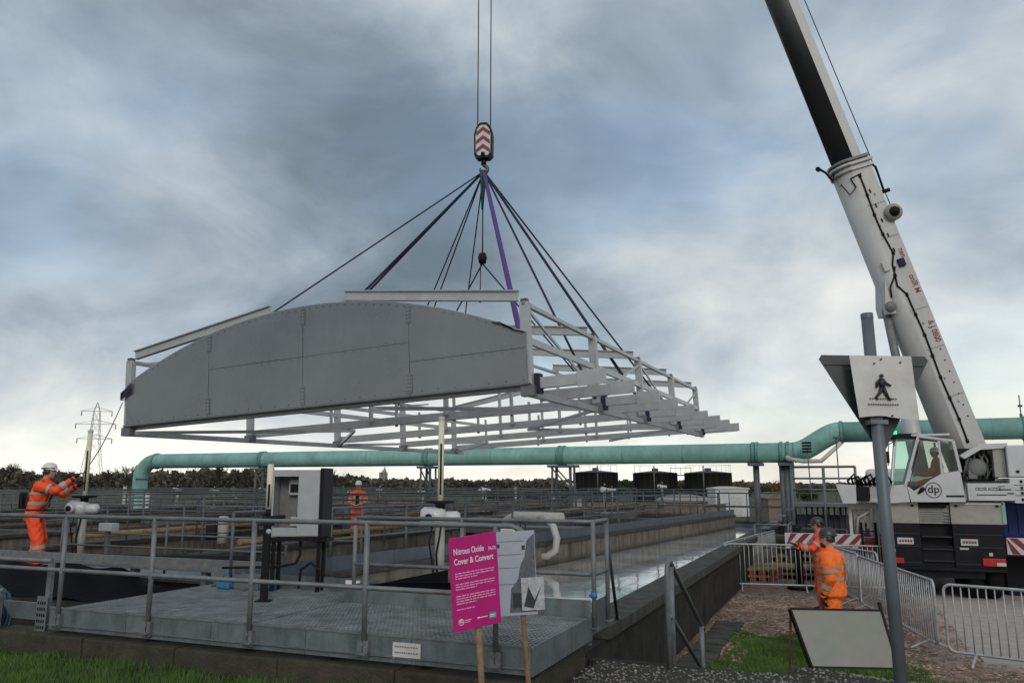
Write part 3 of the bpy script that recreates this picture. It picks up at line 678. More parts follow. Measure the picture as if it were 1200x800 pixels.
for x in (-.06, -CW+.05):
    cb_('top_chord', lambda b: b.beam((x, .02, PH-.03), (x, yend, PH-.03), .07, .07), 'alu', .005)
    cb_('base_chord', lambda b: b.beam((x, .02, -.155), (x, yend+.6, -.155), .09, .10), 'alu', .005)
    cb_('side_rail', lambda b: b.beam((x+.02, .1, .66), (x+.02, yend, .66), .06, .11), 'alu', .004)
for k in range(4):
    y0, y1 = CS*k+.1, CS*(k+1)+.1
    for (x0, x1) in ((-.06, -2.9), (-5.6, -CW+.1)):
        a, c = ((x0, x1) if k % 2 else (x1, x0))
        cb_('plan_brace', lambda b: b.beam((a, y0, -.14), (c, y1, -.14), .05, .06), 'alu')
    cb_('side_brace', lambda b: b.beam((-.03, y0, 1.16), (-.03, y1, .12), .03, .05) if k % 2 == 0 else b.beam((-.03, y0, .12), (-.03, y1, 1.16), .03, .05), 'alu')
    cb_('ridge_purlin', lambda b: b.beam((-3.38, y0, 1.7), (-3.38, y1, 1.7), .05, .07), 'alu')
    cb_('ridge_purlin', lambda b: b.beam((-5.1, y0, 1.66), (-5.1, y1, 1.66), .05, .07), 'alu')
    for x in (-1.9, -3.2, -4.6, -6.3):
        cb_('hanger', lambda b: b.beam((x+.3*k, y1+.12, -.12), (x+.3*k, y1+.12, .55), .05, .05), 'alu')
cb_('mid_purlin', lambda b: b.beam((-1.9, .1, .52), (-1.9, yend, .52), .05, .08), 'alu')
cb_('mid_purlin', lambda b: b.beam((-6.5, .1, .52), (-6.5, yend, .52), .05, .08), 'alu')
def rivets(b):
    for i in range(57):
        x = -8.4+8.3*i/56; z = arch(x)-.05; b.tube([(x, -.022, z), (x, -.015, z)], .011, 6)
        if i % 2 == 0: b.tube([(x, -.022, .05), (x, -.015, .05)], .011, 6)
    for i in range(26):
        x = -6.3+4.1*i/25
        for z in (.83, .90): b.tube([(x, -.02, z), (x, -.014, z)], .008, 5)
    for i in range(12):
        x = -2.0+1.9*i/11
        for z in (.505, .575): b.tube([(x, -.02, z), (x, -.014, z)], .008, 5)
stuff(cb_('rivet_rows', rivets, 'alu_dark'))
def wraps(b):
    for i in range(5): b.tube([(-8.56, -.06, .50+.03*i), (-8.3, -.05, .62+.04*i), (-8.36, .16, .6+.04*i), (-8.58, .14, .48+.03*i)], .013, 5, closed=True)
cb_('rope_wrap', wraps, 'navy')
def knots(b):
    b.tube([(-.25, -.035, .86), (-.45, -.05, .98), (-.6, -.04, 1.0), (-.4, -.045, .93), (-.2, -.04, .82), (-.05, -.04, .78)], .010, 6)
cb_('strap_tail', knots, 'black_sheet')

# ================================================================ HOOK BLOCK, SLINGS
HK = Vector((-8.2, 17.95, 9.80))
t = thing('hook_block', 'black crane hook block with red and white chevron plate above the load', 'hook block', HK, (0, 0, YAW-R(8)))
prof = [(-.24, .36), (-.25, .95), (-.20, 1.14), (-.09, 1.27), (.09, 1.27), (.20, 1.14), (.25, .95), (.24, .36), (.16, .27), (-.16, .27)]
b = MB(); b.prism([(x, -.13, z) for x, z in prof], (0, .26, 0)); b.build('block_body', 'chassis_black', t, local=True, bevel=.02)
b = MB(); b.prism([(x*.8, -.136, .72+(z-.72)*.84) for x, z in prof], (0, -.008, 0)); b.build('side_plate', 'white_paint', t, local=True)
def chev(b):
    for z in (.42, .66, .90):
        for s in (-1, 1):
            b.prism([(0, -.146, z+.13), (s*.185, -.146, z-.02), (s*.185, -.146, z+.09), (0, -.146, z+.24)], (0, -.005, 0))
b = MB(); chev(b); b.build('chevron_stripes', 'red', t, local=True)
b = MB(); b.lathe([(.0, -.15), (.055, -.15), (.055, -.16), (0, -.16)], (0, 0, .38), (0, 1, 0), 14); b.build('axle_cap', 'chassis_black', t, local=True)
b = MB(); b.tube([(0, 0, .30), (0, 0, .12)], .07, 10); b.build('swivel', 'chassis_black', t, local=True)
b = MB(); b.tube([(0, 0, .16)]+arc((0, 0, .0), (1, 0, 0), (0, 0, 1), .10, 1.4, -3.6, 12), [.05]*8+[.045, .04, .035, .03, .025, .02], 10); b.build('hook', 'bolt', t, local=True)
TIP = Vector((-8.2, 17.95, 41.5))
for i, dx in enumerate((-.17, .17)):
    d = RT*dx
    b = MB(); b.tube([HK+d+Vector((0, 0, 1.05)), TIP+d], .014, 6); tag(b.build('hoist_rope', 'wire'), ['left', 'right'][i]+' steel hoist rope running up from the hook block', 'rope', 'hoist ropes')
def sling(ends, label, m='navy', r=.022, sag=0.0, group='lifting slings'):
    t = thing('lifting_sling', label, 'sling', HK, group=group)
    for e in ends:
        p = HK+Vector((0, 0, -.05)); pts = []
        for i in range(9):
            u = i/8; q = p.lerp(e, u); q.z -= sag*4*u*(1-u); pts.append(q)
        b = MB(); b.tube(pts, r*1.3, 6); b.build('strap', m, t)
sling([CL(-CW+.05, CS*.45, PH)], 'long thin dark sling reaching the upper left edge of the frame', r=.016)
sling([CL(-CW+.05, CS*1.25, PH), CL(-CW+.12, CS*1.3, PH)], 'thick dark sling to the left of centre behind the upper beam', r=.024)
sling([CL(-CW+.05, CS*2.75, PH-.1), CL(-CW+.05, CS*2.95, PH-.1)], 'close pair of thin slings steeply down just left of the hook', r=.016)
sling([CL(-CW+.05, CS*4, PH-.1)], 'single thin sling nearest to vertical under the hook', r=.014)
sling([CL(-.14, .25, .30)], 'broad purple sling to the near right corner post', 'purple', .04)
sling([CL(-.06, CS*1.0, .06)], 'dark sling running to the second post of the right side', r=.02)
sling([CL(-.02, CS*2.1, .1), CL(-.10, CS*2.25, .1)], 'thick pair of dark slings down to the middle of the right side', r=.027)
sling([CL(-.06, CS*3.1, .1)], 'rightmost dark sling to the far right side of the frame', r=.018)
t = thing('chain_sling', 'small chain hoist with green chain hanging among the slings', 'chain hoist', HK)
ch = HK+Vector((-.02, 0, -1.55))
b = MB(); b.tube([HK+Vector((0, -.03, -.05)), HK+Vector((-.02, -.03, -1.1))], [.10, .03], 8); b.build('green_strop', 'sling_green', t)
b = MB(); b.tube([HK+Vector((-.02, 0, -1.0)), ch+Vector((0, 0, -.75))], .018, 6); b.build('chain', 'wire', t)
b = MB(); b.lathe([(.0, -.16), (.09, -.14), (.12, 0), (.09, .12), (0, .15)], ch+Vector((0, 0, -.85)), n=12); b.build('hoist_body', 'chassis_black', t)
b = MB(); b.tube([ch+Vector((0, 0, -1.0)), CL(-6.2, CS*2.1, 1.2)], .02, 6); b.build('leg_strap', 'navy', t)
b = MB(); b.tube([ch+Vector((0, 0, -1.0)), CL(-1.6, CS*2.0, 1.15)], .02, 6); b.build('leg_strap', 'navy', t)
b = MB(); b.tube([ch+Vector((-.05, 0, -.95)), ch+Vector((-.06, 0, -1.95))], .014, 6); b.lathe([(.0, -.05), (.03, -.03), (.03, .03), (0, .05)], ch+Vector((-.06, 0, -1.98)), n=8); b.build('pull_chain', 'wire', t)

# ================================================================ GREEN PIPE
PY, PR = 33.0, .385
t = thing('overhead_pipe', 'large turquoise overhead pipeline crossing behind the lanes', 'pipe', (-15, PY, ZL))
zA, zB = 2.88, 3.62
main = [(-35.6, PY, ZL), (-35.6, PY, zA-1.0)]+arc((-34.6, PY, zA-1.0), (-1, 0, 0), (0, 0, 1), 1.0, .001, math.pi/2, 10)+[(-1.75, PY, zA)]
b = MB(); b.tube(main, PR, 28); b.build('pipe_run', 'pipe_green', t)
sb = [(-1.75, PY, zA)]
for i in range(1, 15):
    u = i/14; sb.append((-1.75+1.75*u, PY, zA+(zB-zA)*(u*u*(3-2*u))))
b = MB(); b.tube(sb, PR*1.03, 28); b.build('swan_bend', 'pipe_green', t)
b = MB(); b.tube([(.0, PY, zB), (16, PY, zB)], PR, 28); b.build('pipe_run', 'pipe_green', t)
for x, z in ((-34.5, zA), (-27.4, zA), (-27.25, zA), (-17.9, zA), (-17.7, zA), (-11.35, zA), (-11.15, zA), (-3.25, zA), (-3.1, zA), (-2.2, zA), (-1.95, zA), (.02, zB), (3.6, zB), (6.0, zB)):
    b = MB(); b.lathe([(PR*.9, -.05), (PR*1.13, -.05), (PR*1.13, .05), (PR*.9, .05)], (x, PY, z), (1, 0, 0), 28, sm=False); fl_ = b.build('flange', 'pipe_band', t)
    b = MB(); [b.tube([(x-.065, PY+PR*1.07*math.cos(a_), z+PR*1.07*math.sin(a_)), (x+.065, PY+PR*1.07*math.cos(a_), z+PR*1.07*math.sin(a_))], .016, 5) for a_ in np.linspace(0, 6.283, 17)[:-1]]; stuff(b.build('flange_bolts', 'galv_far', fl_))
for x in (-31, -24, -21, -14.5, -8.5, -6, 1.8, 5, 8):
    b = MB(); b.lathe([(PR*.9, -.012), (PR*1.012, -.012), (PR*1.012, .012), (PR*.9, .012)], (x, PY, zA if x < 0 else zB), (1, 0, 0), 28, sm=False); b.build('weld_seam', 'pipe_band', t)
b = MB(); b.lathe([(PR*.9, -.04), (PR*1.12, -.04), (PR*1.12, .04), (PR*.9, .04)], (-35.6, PY, 1.0), (0, 0, 1), 28, sm=False); b.build('flange', 'pipe_band', t)
b = MB(); b.tube([(-1.95, PY-.5, zA-.25), (-1.4, PY-.5, zA-.35), (-.75, PY-.5, zA-.35), (.0, PY-.5, zB-.42)], .085, 10); b.tube([(-1.95, PY-.5, zA-.25), (-1.95, PY, zA)], .08, 8); b.build('bypass_pipe', 'offwhite', t)
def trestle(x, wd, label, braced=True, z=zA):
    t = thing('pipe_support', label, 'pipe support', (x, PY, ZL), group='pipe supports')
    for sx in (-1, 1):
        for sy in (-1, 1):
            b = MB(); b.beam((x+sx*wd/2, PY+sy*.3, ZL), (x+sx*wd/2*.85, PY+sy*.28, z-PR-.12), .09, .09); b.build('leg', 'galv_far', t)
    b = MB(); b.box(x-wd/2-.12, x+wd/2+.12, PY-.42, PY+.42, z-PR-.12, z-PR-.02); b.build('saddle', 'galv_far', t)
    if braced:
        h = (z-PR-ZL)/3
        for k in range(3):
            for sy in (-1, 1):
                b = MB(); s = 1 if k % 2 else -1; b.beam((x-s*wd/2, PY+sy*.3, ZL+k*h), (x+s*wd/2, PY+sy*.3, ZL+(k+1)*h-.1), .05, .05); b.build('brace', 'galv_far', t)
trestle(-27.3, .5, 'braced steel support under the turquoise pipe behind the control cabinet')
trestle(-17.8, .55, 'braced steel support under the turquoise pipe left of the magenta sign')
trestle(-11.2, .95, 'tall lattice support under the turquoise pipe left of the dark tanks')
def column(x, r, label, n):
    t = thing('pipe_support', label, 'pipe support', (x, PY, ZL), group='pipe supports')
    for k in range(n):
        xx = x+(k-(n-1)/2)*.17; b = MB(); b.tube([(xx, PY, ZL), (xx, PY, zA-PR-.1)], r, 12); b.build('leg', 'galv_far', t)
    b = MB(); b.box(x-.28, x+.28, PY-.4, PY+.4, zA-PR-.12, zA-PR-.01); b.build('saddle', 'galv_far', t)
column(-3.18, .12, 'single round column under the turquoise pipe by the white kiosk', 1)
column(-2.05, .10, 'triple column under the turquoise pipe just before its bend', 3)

# ================================================================ PENSTOCKS
def penstock(x, y, z0, zt, label, rz=0.0, wheel=True, body=True, lean=0.0):
    t = thing('penstock_actuator', label, 'valve actuator', (x, y, z0), (0, lean, YAW+rz), group='penstock valve actuators')
    zb = 1.02
    b = MB(); b.tube([(0, 0, 0), (0, 0, zb-.15)], .07, 10); b.box(-.15, .15, -.15, .15, 0, .03); b.build('pedestal', 'chassis_grey', t, local=True)
    if body:
        b = MB(); b.lathe([(0, -.20), (.10, -.19), (.135, -.14), (.135, .10), (.10, .15), (0, .16)], (-.08, 0, zb), (1, 0, 0), 16); b.build('gearbox', 'white_paint', t, local=True)
        b = MB(); b.lathe([(0, 0), (.075, .01), (.085, .04), (.085, .18), (.06, .22), (0, .23)], (.06, -.03, zb-.01), (1, 0, 0), 14); b.build('motor', 'white_paint', t, local=True)
        b = MB(); b.lathe([(0, 0), (.07, .005), (.075, .03), (.075, .12), (.05, .135), (0, .14)], (-.14, -.10, zb), (0, -1, 0), 14); b.build('switch_cover', 'white_paint', t, local=True)
        b = MB(); b.lathe([(0, 0), (.05, 0), (.05, .006), (0, .006)], (-.14, -.243, zb), (0, -1, 0), 12); b.build('dial', 'black', t, local=True)
        b = MB(); b.tube([(.02, -.08, zb-.12), (.0, -.1, zb-.3), (-.04, -.09, zb-.5), (-.02, -.06, zb-.8)], .014, 6); b.tube([(-.1, -.08, zb-.12), (-.14, -.1, zb-.35), (-.1, -.09, zb-.6), (-.06, -.06, zb-.9)], .012, 6); b.build('cable', 'black', t, local=True)
    if wheel:
        b = MB(); b.tube([(math.cos(a)*.19, math.sin(a)*.19, zb+.20) for a in np.linspace(0, 2*math.pi, 25)[:-1]], .018, 6, closed=True)
        for k in range(4): a = k*math.pi/2+.4; b.tube([(0, 0, zb+.17), (math.cos(a)*.19, math.sin(a)*.19, zb+.2)], .013, 6)
        b.lathe([(0, zb+.10), (.07, zb+.10), (.07, zb+.22), (0, zb+.22)], n=12); b.build('handwheel', 'black', t, local=True)
    h = zt-z0
    b = MB(); b.tube([(0, 0, zb+.1), (0, 0, h)], .042, 12); b.build('stem_cover', 'cream', t, local=True)
    b = MB(); b.box(-.010, .016, -.047, -.03, zb+.3, zb+.3+(h-zb)*.52); b.build('stem_slot', 'black', t, local=True)
    b = MB(); b.lathe([(0, h+.03), (.046, h+.02), (.046, h-.03)], n=12); b.build('stem_cap', 'offwhite', t, local=True)
    return t
penstock(-5.3, 10.2, .22, 2.62, 'white valve actuator with tall cream stem behind the magenta sign')
penstock(-12.45, 10.35, .25, 2.62, 'white valve actuator with black handwheel beside the left worker', wheel=True)
penstock(-14.55, 10.1, .25, 1.86, 'cream valve stem at the extreme left edge', body=False, wheel=False)
t = thing('dark_chamber', 'concrete beam and black panels for the shade in the open chamber behind the deck', 'frame', (-5, 9.5, ZL))
b = MB(); b.box(-6.6, -4.7, 10.05, 10.4, ZL, .22); b.build('chamber_beam', 'concrete_dark', t)
b = MB(); b.prism([(-5.05, 7.9, .0), (-3.5, 7.9, .0), (-3.5, 7.95, .66), (-4.6, 7.95, .63), (-5.05, 7.93, .58)], (0, .03, 0)); b.build('chamber_shade_panel', 'black_sheet', t)  # black panels stand in for the darkness inside the open chamber
b = MB(); b.prism([(-5.04, 7.64, .0), (-5.04, 9.9, .0), (-5.04, 9.9, .55), (-5.04, 7.64, .57)], (.03, 0, 0)); b.build('chamber_shade_panel', 'black_sheet', t)
t = thing('black_sheeting', 'heap of folded black plastic sheeting on the walkway below the left worker', 'sheeting', (-10, 9, ZL))
v = []; nx, ny = 22, 8
for j in range(ny):
    for i in range(nx):
        x = -13.2+3.9*i/(nx-1); y = 8.35+1.2*j/(ny-1); e = min(1, (nx-1-i)/7.)
        v.append((x, y, 0.08+(.36*math.sin(j/(ny-1)*2.2)*e+.05*math.sin(i*.9+j)*e)+.02*random.random()))
b = MB(); b.add(v, [(j*nx+i, j*nx+i+1, (j+1)*nx+i+1, (j+1)*nx+i) for j in range(ny-1) for i in range(nx-1)], 0, True); b.build('sheet', 'black_sheet', t)
t = thing('service_ledge', 'dark steel ledge carrying cables between deck and walkway', 'ledge', (-12, 9, ZL))
b = MB(); b.box(-20, -7.3, 8.34, 9.7, ZL, .07); b.build('ledge', 'concrete_dark', t)
# cable tray with black ducts
t = thing('cable_tray', 'black cable ducts on a grey tray running behind the deck', 'cable tray', (-9, 9.4, .3))
b = MB(); b.box(-12.2, -7.2, 9.42, 9.62, .42, .45); b.box(-12.2, -7.2, 9.40, 9.42, .42, .52); b.build('tray', 'galv', t)
for k in range(5):
    b = MB(); b.tube([(-12.2, 9.46+.035*k, .50+.03*(k % 2)), (-8.1, 9.46+.035*k, .62+.03*(k % 2)), (-7.65, 9.44+.03*k, .60), (-7.4, 9.42+.03*k, .42), (-7.35, 9.4+.03*k, .1)], .026, 8); b.build('duct', 'black', t)
for x in (-11.6, -10.2, -8.8, -7.5):
    b = MB(); b.box(x-.05, x+.05, 9.45, 9.55, .07, .42); b.build('bracket', 'galv', t)
b = MB(); b.box(-14, -7.2, 8.9, 8.94, .55, .66); b.box(-14, -7.2, 8.88, 8.90, .52, .56); 
tag(b.build('channel_rail', 'galv'), 'long grey slotted channel rail in front of the cable ducts', 'rail')

# ================================================================ CONTROL CABINET
t = thing('control_cabinet', 'open light grey control cabinet on black legs behind the front rail', 'cabinet', (-6.15, 8.12, DZ), (0, 0, YAW-R(6)))
W_, D_, z0, z1 = .62, .28, .64, 1.42
b = MB(); b.box(-W_/2, W_/2, D_/2-.02, D_/2, z0, z1); b.box(-W_/2, -W_/2+.02, -D_/2, D_/2-.021, z0, z1); b.box(W_/2-.28, W_/2-.26, -D_/2+.02, D_/2-.021, z0+.021, z1-.021)
b.box(-W_/2+.021, W_/2, -D_/2, D_/2-.021, z1-.02, z1); b.box(-W_/2+.021, W_/2, -D_/2, D_/2-.021, z0, z0+.02); b.build('shell', 'grey_box', t, local=True)
b = MB(); b.box(-W_/2+.002, -W_/2+.05, -D_/2-.012, -D_/2-.001, z0, z1); b.box(-W_/2+.051, W_/2-.27, -D_/2-.012, -D_/2-.001, z1-.08, z1); b.box(-W_/2+.051, W_/2-.27, -D_/2-.012, -D_/2-.001, z0, z0+.10); b.build('front_frame', 'grey_box', t, local=True, bevel=.003)
b = MB(); b.box(W_/2-.265, W_/2, -D_/2-.025, -D_/2-.001, z0+.004, z1-.004); b.build('door_panel', 'grey_box', t, local=True, bevel=.006)
b = MB(); b.box(W_/2+.003, W_/2+.05, -D_/2-.03, D_/2+.03, z0-.02, z1+.02); b.build('shaded_side', 'chassis_black', t, local=True, bevel=.006)  # black slab stands in for the cabinet's right side being in shade
b = MB(); b.box(-W_/2+.03, W_/2-.29, D_/2-.05, D_/2-.022, z0+.03, z1-.03); b.build('back_board', 'grey_inner', t, local=True)
b = MB(); b.box(-.14, .03, D_/2-.13, D_/2-.052, z1-.30, z1-.12); b.build('display', 'grey_box', t, local=True, bevel=.005)
b = MB(); b.box(-.12, .01, D_/2-.136, D_/2-.131, z1-.27, z1-.17); b.build('screen', 'black', t, local=True)
b = MB(); b.box(-.10, .02, D_/2-.14, D_/2-.052, z0+.11, z0+.22); b.build('socket_box', 'offwhite', t, local=True, bevel=.006)
b = MB(); b.tube([(-.02, .0, z0+.22), (.04, .02, z0+.4), (.0, .05, z0+.55)], .008, 6); b.build('wiring', 'black', t, local=True)
b = MB(); b.box(-W_/2, W_/2+.1, -D_/2, D_/2, z0-.06, z0-.022); b.build('shelf', 'chassis_black', t, local=True)
for x in (-.26, .30):
    for y in (-.08, .1): b = MB(); b.box(x-.02, x+.02, y-.02, y+.02, 0, z0-.061); b.build('leg', 'black', t, local=True)
b = MB(); b.tube([(.06, -.05, z0-.05), (.07, -.07, .42), (.02, -.08, .32), (-.2, -.08, .28), (-.9, -.05, .26)], .016, 6); b.tube([(.32, -.12, .05), (.34, -.14, .25), (.24, -.16, .34), (.12, -.16, .26), (.10, -.15, .05)], .016, 6); b.build('cable', 'black', t, local=True)
t = thing('black_post', 'square black post carrying a short cream valve stem before the open cabinet', 'valve post', (-5.92, 7.28, DZ), (0, 0, YAW))
b = MB(); b.box(-.035, .035, -.035, .035, 0, .86); b.box(-.08, .08, -.06, .06, 0, .012); b.build('shaft', 'black', t, local=True)
b = MB(); b.box(-.06, .06, -.06, .06, .80, .86); b.tube([(-.05, -.04, .88), (.2, -.04, .90)], .02, 8); b.tube([(0, 0, .9), (0, 0, .98)], .03, 8); b.build('clamp', 'black', t, local=True)
b = MB(); b.lathe([(0, 0), (.028, 0), (.028, .02), (0, .02)], (.03, -.036, .74), (0, -1, 0), 12); b.build('tag', 'offwhite', t, local=True)
b = MB(); b.tube([(.0, 0, .98), (.0, 0, 1.47)], .034, 12); b.build('stem_cover', 'cream', t, local=True); b = MB(); b.box(-.006, .016, -.037, -.025, 1.0, 1.25); b.build('stem_slot', 'black', t, local=True)
# blue bags / packs and label on the deck
for x, y, s, lb in ((-7.05, 7.95, 1.0, 'small blue bag on the left of the deck floor'), (-6.5, 8.05, .9, 'small blue bag on the deck left of the black post')):
    t = thing('blue_bag', lb, 'bag', (x, y, DZ)); b = MB(); b.box(-.10, .10, -.06, .06, 0, .13); b.build('bag_body', 'bluebag', t, local=True, bevel=.03)
    b = MB(); b.tube([(-.05, 0, .12), (-.03, 0, .17), (.03, 0, .17), (.05, 0, .12)], .008, 5); b.build('handle', 'bluebag', t, local=True)
t = thing('deck_step_box', 'grey folded steel box on the deck floor left of the black post', 'box', (-6.8, 8.08, DZ)); b = MB(); b.box(-.18, .22, -.1, .1, 0, .16); b.build('box_body', 'deck_steel', t, local=True, bevel=.008); b = MB(); b.box(-.04, .02, -.104, -.101, .0, .2); b.build('strap', 'galv', t, local=True)
t = thing('label_plate', 'small white and blue label on the kick plate under the cabinet', 'label', (-5.45, 8.285, DZ+.0)); b = MB(); b.box(-.10, .10, -.004, 0, .08, .13); b.build('white_strip', 'print_white', t, local=True); b = MB(); b.box(-.09, .09, -.004, 0, .02, .078); b.build('blue_strip', 'bluebag', t, local=True)
def plate(loc, w, h, m, label, lines, rz=0):
    t = thing('notice_plate', label, 'sign', loc, (0, 0, rz)); b = MB(); b.box(-w/2, w/2, -.004, 0, 0, h); b.build('plate', m, t, local=True, bevel=.001)
    b = MB()
    for k in range(lines):
        x = -w*.42; z = h*(.82-.7*k/max(1, lines-1)) - .01
        while x < w*.38:
            ww = random.uniform(.010, .022)*w/.25; b.box(x, min(x+ww, w*.42), -.0055, -.0042, z-.006, z+.006); x += ww+.007
    stuff(b.build('print', 'grey_inner', t, local=True)); return t
plate((-3.40, DF-.012, .285), .26, .13, 'sign_white', 'cream notice plate fixed to the front of the deck', 3)
plate((-4.1, 9.80, 1.02), .2, .10, 'cream', 'small cream plate on the rail above the magenta sign', 2)
# cluttered left end: slotted struts, short rails, hose bundle
t = thing('side_frame', 'perforated steel struts with short rails left of the deck end', 'frame', (-8.0, 6.2, 0))
for x, y, zt, sh in ((-7.72, 6.1, .88, .10), (-8.25, 5.95, .62, .08)):
    b = MB(); b.box(x-.03, x+.03, y-.02, y+.02, 0, zt); b.build('strut', 'galv', t)
    b = MB(); b.box(x-.10, x+.05, y-.05, y-.04, .14, .55); b.build('perforated_plate', 'galv', t)
    b = MB()
    for r_ in range(6):
        for c_ in range(4): b.box(x-.085+.032*c_, x-.068+.032*c_, y-.0535, y-.051, .17+.06*r_, .20+.06*r_)
    stuff(b.build('slots', 'black', t))
b = MB(); b.tube([(-10.5, 6.1, .90), (-7.72, 6.1, .90)], .024, 8); b.build('upper_rail', 'galv', t)
b = MB(); b.tube([(-10.5, 5.95, .60), (-8.2, 5.95, .60)], .022, 8); b.build('lower_rail', 'galv', t)
b = MB(); b.box(-10.4, -7.8, 6.2, 6.24, .28, .45); b.build('toe_board', 'deck_steel', t)
t = thing('hose_bundle', 'bundle of dark blue and green hoses at the left edge', 'hoses', (-8.6, 6.25, .1))
for k in range(6):
    b = MB(); b.tube([(-10.0, 6.18+.03*k, .56+.02*k), (-9.0, 6.14+.03*k, .60+.02*k), (-8.7+.03*k, 6.12+.03*k, .50), (-8.55+.03*k, 6.12+.02*k, .3), (-8.5+.03*k, 6.12, .05)], .018, 7); b.build('hose', 'teal_hose' if k % 3 else 'navy', t)

# ================================================================ FOREGROUND SIGNS
t = thing('magenta_sign', 'magenta information sign with white writing on a wooden stake', 'sign', (-2.205, 4.90, 0), (R(2), -R(5.5), YAW+R(33)))
SW, SH, SZ = .355, .58, .80
b = MB(); b.box(-SW/2, SW/2, -.006, 0, SZ, SZ+SH); b.build('sign_board', 'magenta', t, local=True, bevel=.002)
b = MB(); b.tube([(.02, .022, -.3), (.02, .022, SZ+SH*.8)], .021, 8); b.build('stake', 'stake', t, local=True)
def stx(s, size, x, z, m='print_white', sx=1.0): return text_mesh(s, size, m, t, (x, -.0075, SZ+z), name='lettering', ext=.0006, sx=sx)
stx('Nitrous Oxide', .054, -.150, .472, sx=.70); stx('(N₂O)', .027, .108, .472, sx=.8); stx('Cover & Convert', .054, -.150, .410, sx=.76)
random.seed(3)
def para(z, n):
    b = MB()
    for k in range(n):
        x = -.145; zz = SZ+z-.0155*k; end = .145 if k < n-1 else random.uniform(-.05, .05)
        while x < end:
            w = random.uniform(.012, .036); b.box(x, min(x+w, end), -.0074, -.0062, zz, zz+.0058); x += w+.006
    b.build('paragraph', 'print_pink', t, local=True)
para(.352, 3); para(.285, 3); para(.212, 4); para(.130, 1)
b = MB(); b.tube([(-.118+math.cos(a)*.018, -.0072, SZ+.055+math.sin(a)*.018) for a in np.linspace(0, 6.283, 19)[:-1]], .0022, 5, closed=True)
for dx in (-.009, 0, .009): b.tube([(-.118+dx, -.0072, SZ+.045), (-.118+dx*.6, -.0072, SZ+.068)], .002, 5)
b.build('round_emblem', 'print_white', t, local=True)
b = MB(); b.box(-.092, -.045, -.0074, -.0062, SZ+.058, SZ+.064); b.box(-.092, -.055, -.0074, -.0062, SZ+.047, SZ+.052); b.build('emblem_text', 'print_pink', t, local=True)
b = MB(); b.box(.0, .022, -.0074, -.0062, SZ+.056, SZ+.064); b.box(.027, .075, -.0074, -.0062, SZ+.057, SZ+.062); b.build('partner_text', 'print_white', t, local=True)
b = MB(); b.box(.088, .140, -.0076, -.0062, SZ+.040, SZ+.075); b.build('teal_badge', 'print_teal', t, local=True)
b = MB(); b.box(.094, .134, -.0084, -.0078, SZ+.060, SZ+.065); b.box(.094, .125, -.0084, -.0078, SZ+.050, SZ+.055); b.build('badge_text', 'print_white', t, local=True)
# photo board
t = thing('photo_board', 'board with a grey aerial photograph of roofs on a leaning stake', 'sign', (-2.14, 5.36, 0), (R(1), -R(2.5), YAW+R(6)))
PW, PZ, PHh = .30, .80, .57
b = MB(); b.box(-PW/2, PW/2, -.005, 0, PZ, PZ+PHh); b.build('sign_board', 'photo_pale', t, local=True, bevel=.002)
b = MB(); b.prism([(.145, -.0062, PZ+.55), (.09, -.0062, PZ+.50), (.075, -.0062, PZ+.40), (.04, -.0062, PZ+.33), (.02, -.0062, PZ+.24), (-.03, -.0062, PZ+.18), (-.045, -.0062, PZ+.02), (.145, -.0062, PZ+.02)], (0, -.0008, 0)); b.build('print_dark_area', 'photo_mid', t, local=True)
b = MB()
for (x, z, w, h) in ((.055, .44, .022, .03), (-.12, .46, .02, .025), (-.02, .05, .06, .1), (.09, .08, .04, .06)): b.box(x, x+w, -.0075, -.0072, PZ+z, PZ+z+h)
stuff(b.build('print_marks', 'photo_dark', t, local=True))
b = MB()
for z in (.50, .41, .32, .21): b.box(-.148, .07-(.5-z)*.25, -.0075, -.0064, PZ+z, PZ+z+.003)
b.build('print_lines', 'photo_mid', t, local=True)
b = MB(); b.tube([(.0, .022, PZ+.5), (.05, .025, PZ), (.09, .03, -.3)], .019, 8); b.build('stake', 'stake', t, local=True)
b = MB(); b.box(.04, .20, -.016, -.009, PZ+.03, PZ+.25); b.build('clear_pocket', 'sheet_clear', t, local=True, bevel=.002)
b = MB(); b.prism([(.055, -.0175, PZ+.06), (.12, -.0175, PZ+.045), (.185, -.0175, PZ+.20), (.13, -.0175, PZ+.10), (.09, -.0175, PZ+.19)], (0, -.001, 0)); b.build('pocket_print', 'photo_dark', t, local=True)
# crossing sign on grey post
t = thing('crossing_sign', 'grey post with triangular sign back and white pedestrian card', 'road sign', (.262, 5.90, 0), (-R(2.3), R(.6), YAW+R(2)))
b = MB(); b.tube([(-.03, -.045, -.2), (-.04, -.045, 2.86)], .040, 20); b.build('post', 'post_grey', t, local=True)
b = MB(); b.lathe([(0, 2.875), (.041, 2.865), (.042, 2.83)], (-.04, -.045, 0), n=20); b.build('post_cap', 'post_grey', t, local=True)
tri = [(-.385, 2.545), (-.365, 2.575), (.365, 2.575), (.385, 2.545), (.03, 1.93), (-.03, 1.93)]
b = MB(); b.prism([(x, 0, z) for x, z in tri], (0, -.004, 0)); b.build('triangle_back', 'sign_grey', t, local=True)
b = MB(); b.box(-.36, .36, 0.006, .03, 2.52, 2.572); b.box(-.345, .345, -.012, -.0045, 2.503, 2.513); b.build('stiffening_channel', 'sign_grey', t, local=True, bevel=.003)
b = MB(); v = []; 
nx = 13
for j, z in enumerate((2.555, 2.40, 2.25, 2.13)):
    for i in range(nx):
        u = i/(nx-1); x = -.215+.43*u+(.035*j/3 if u < .5 else .012*j/3)*(1 if u < .5 else 1); v.append((x, -.100-.010*math.sin(u*3.1)*(j/3)-.004*math.sin(u*9), z+.012*math.sin(u*5)*(j == 3)))
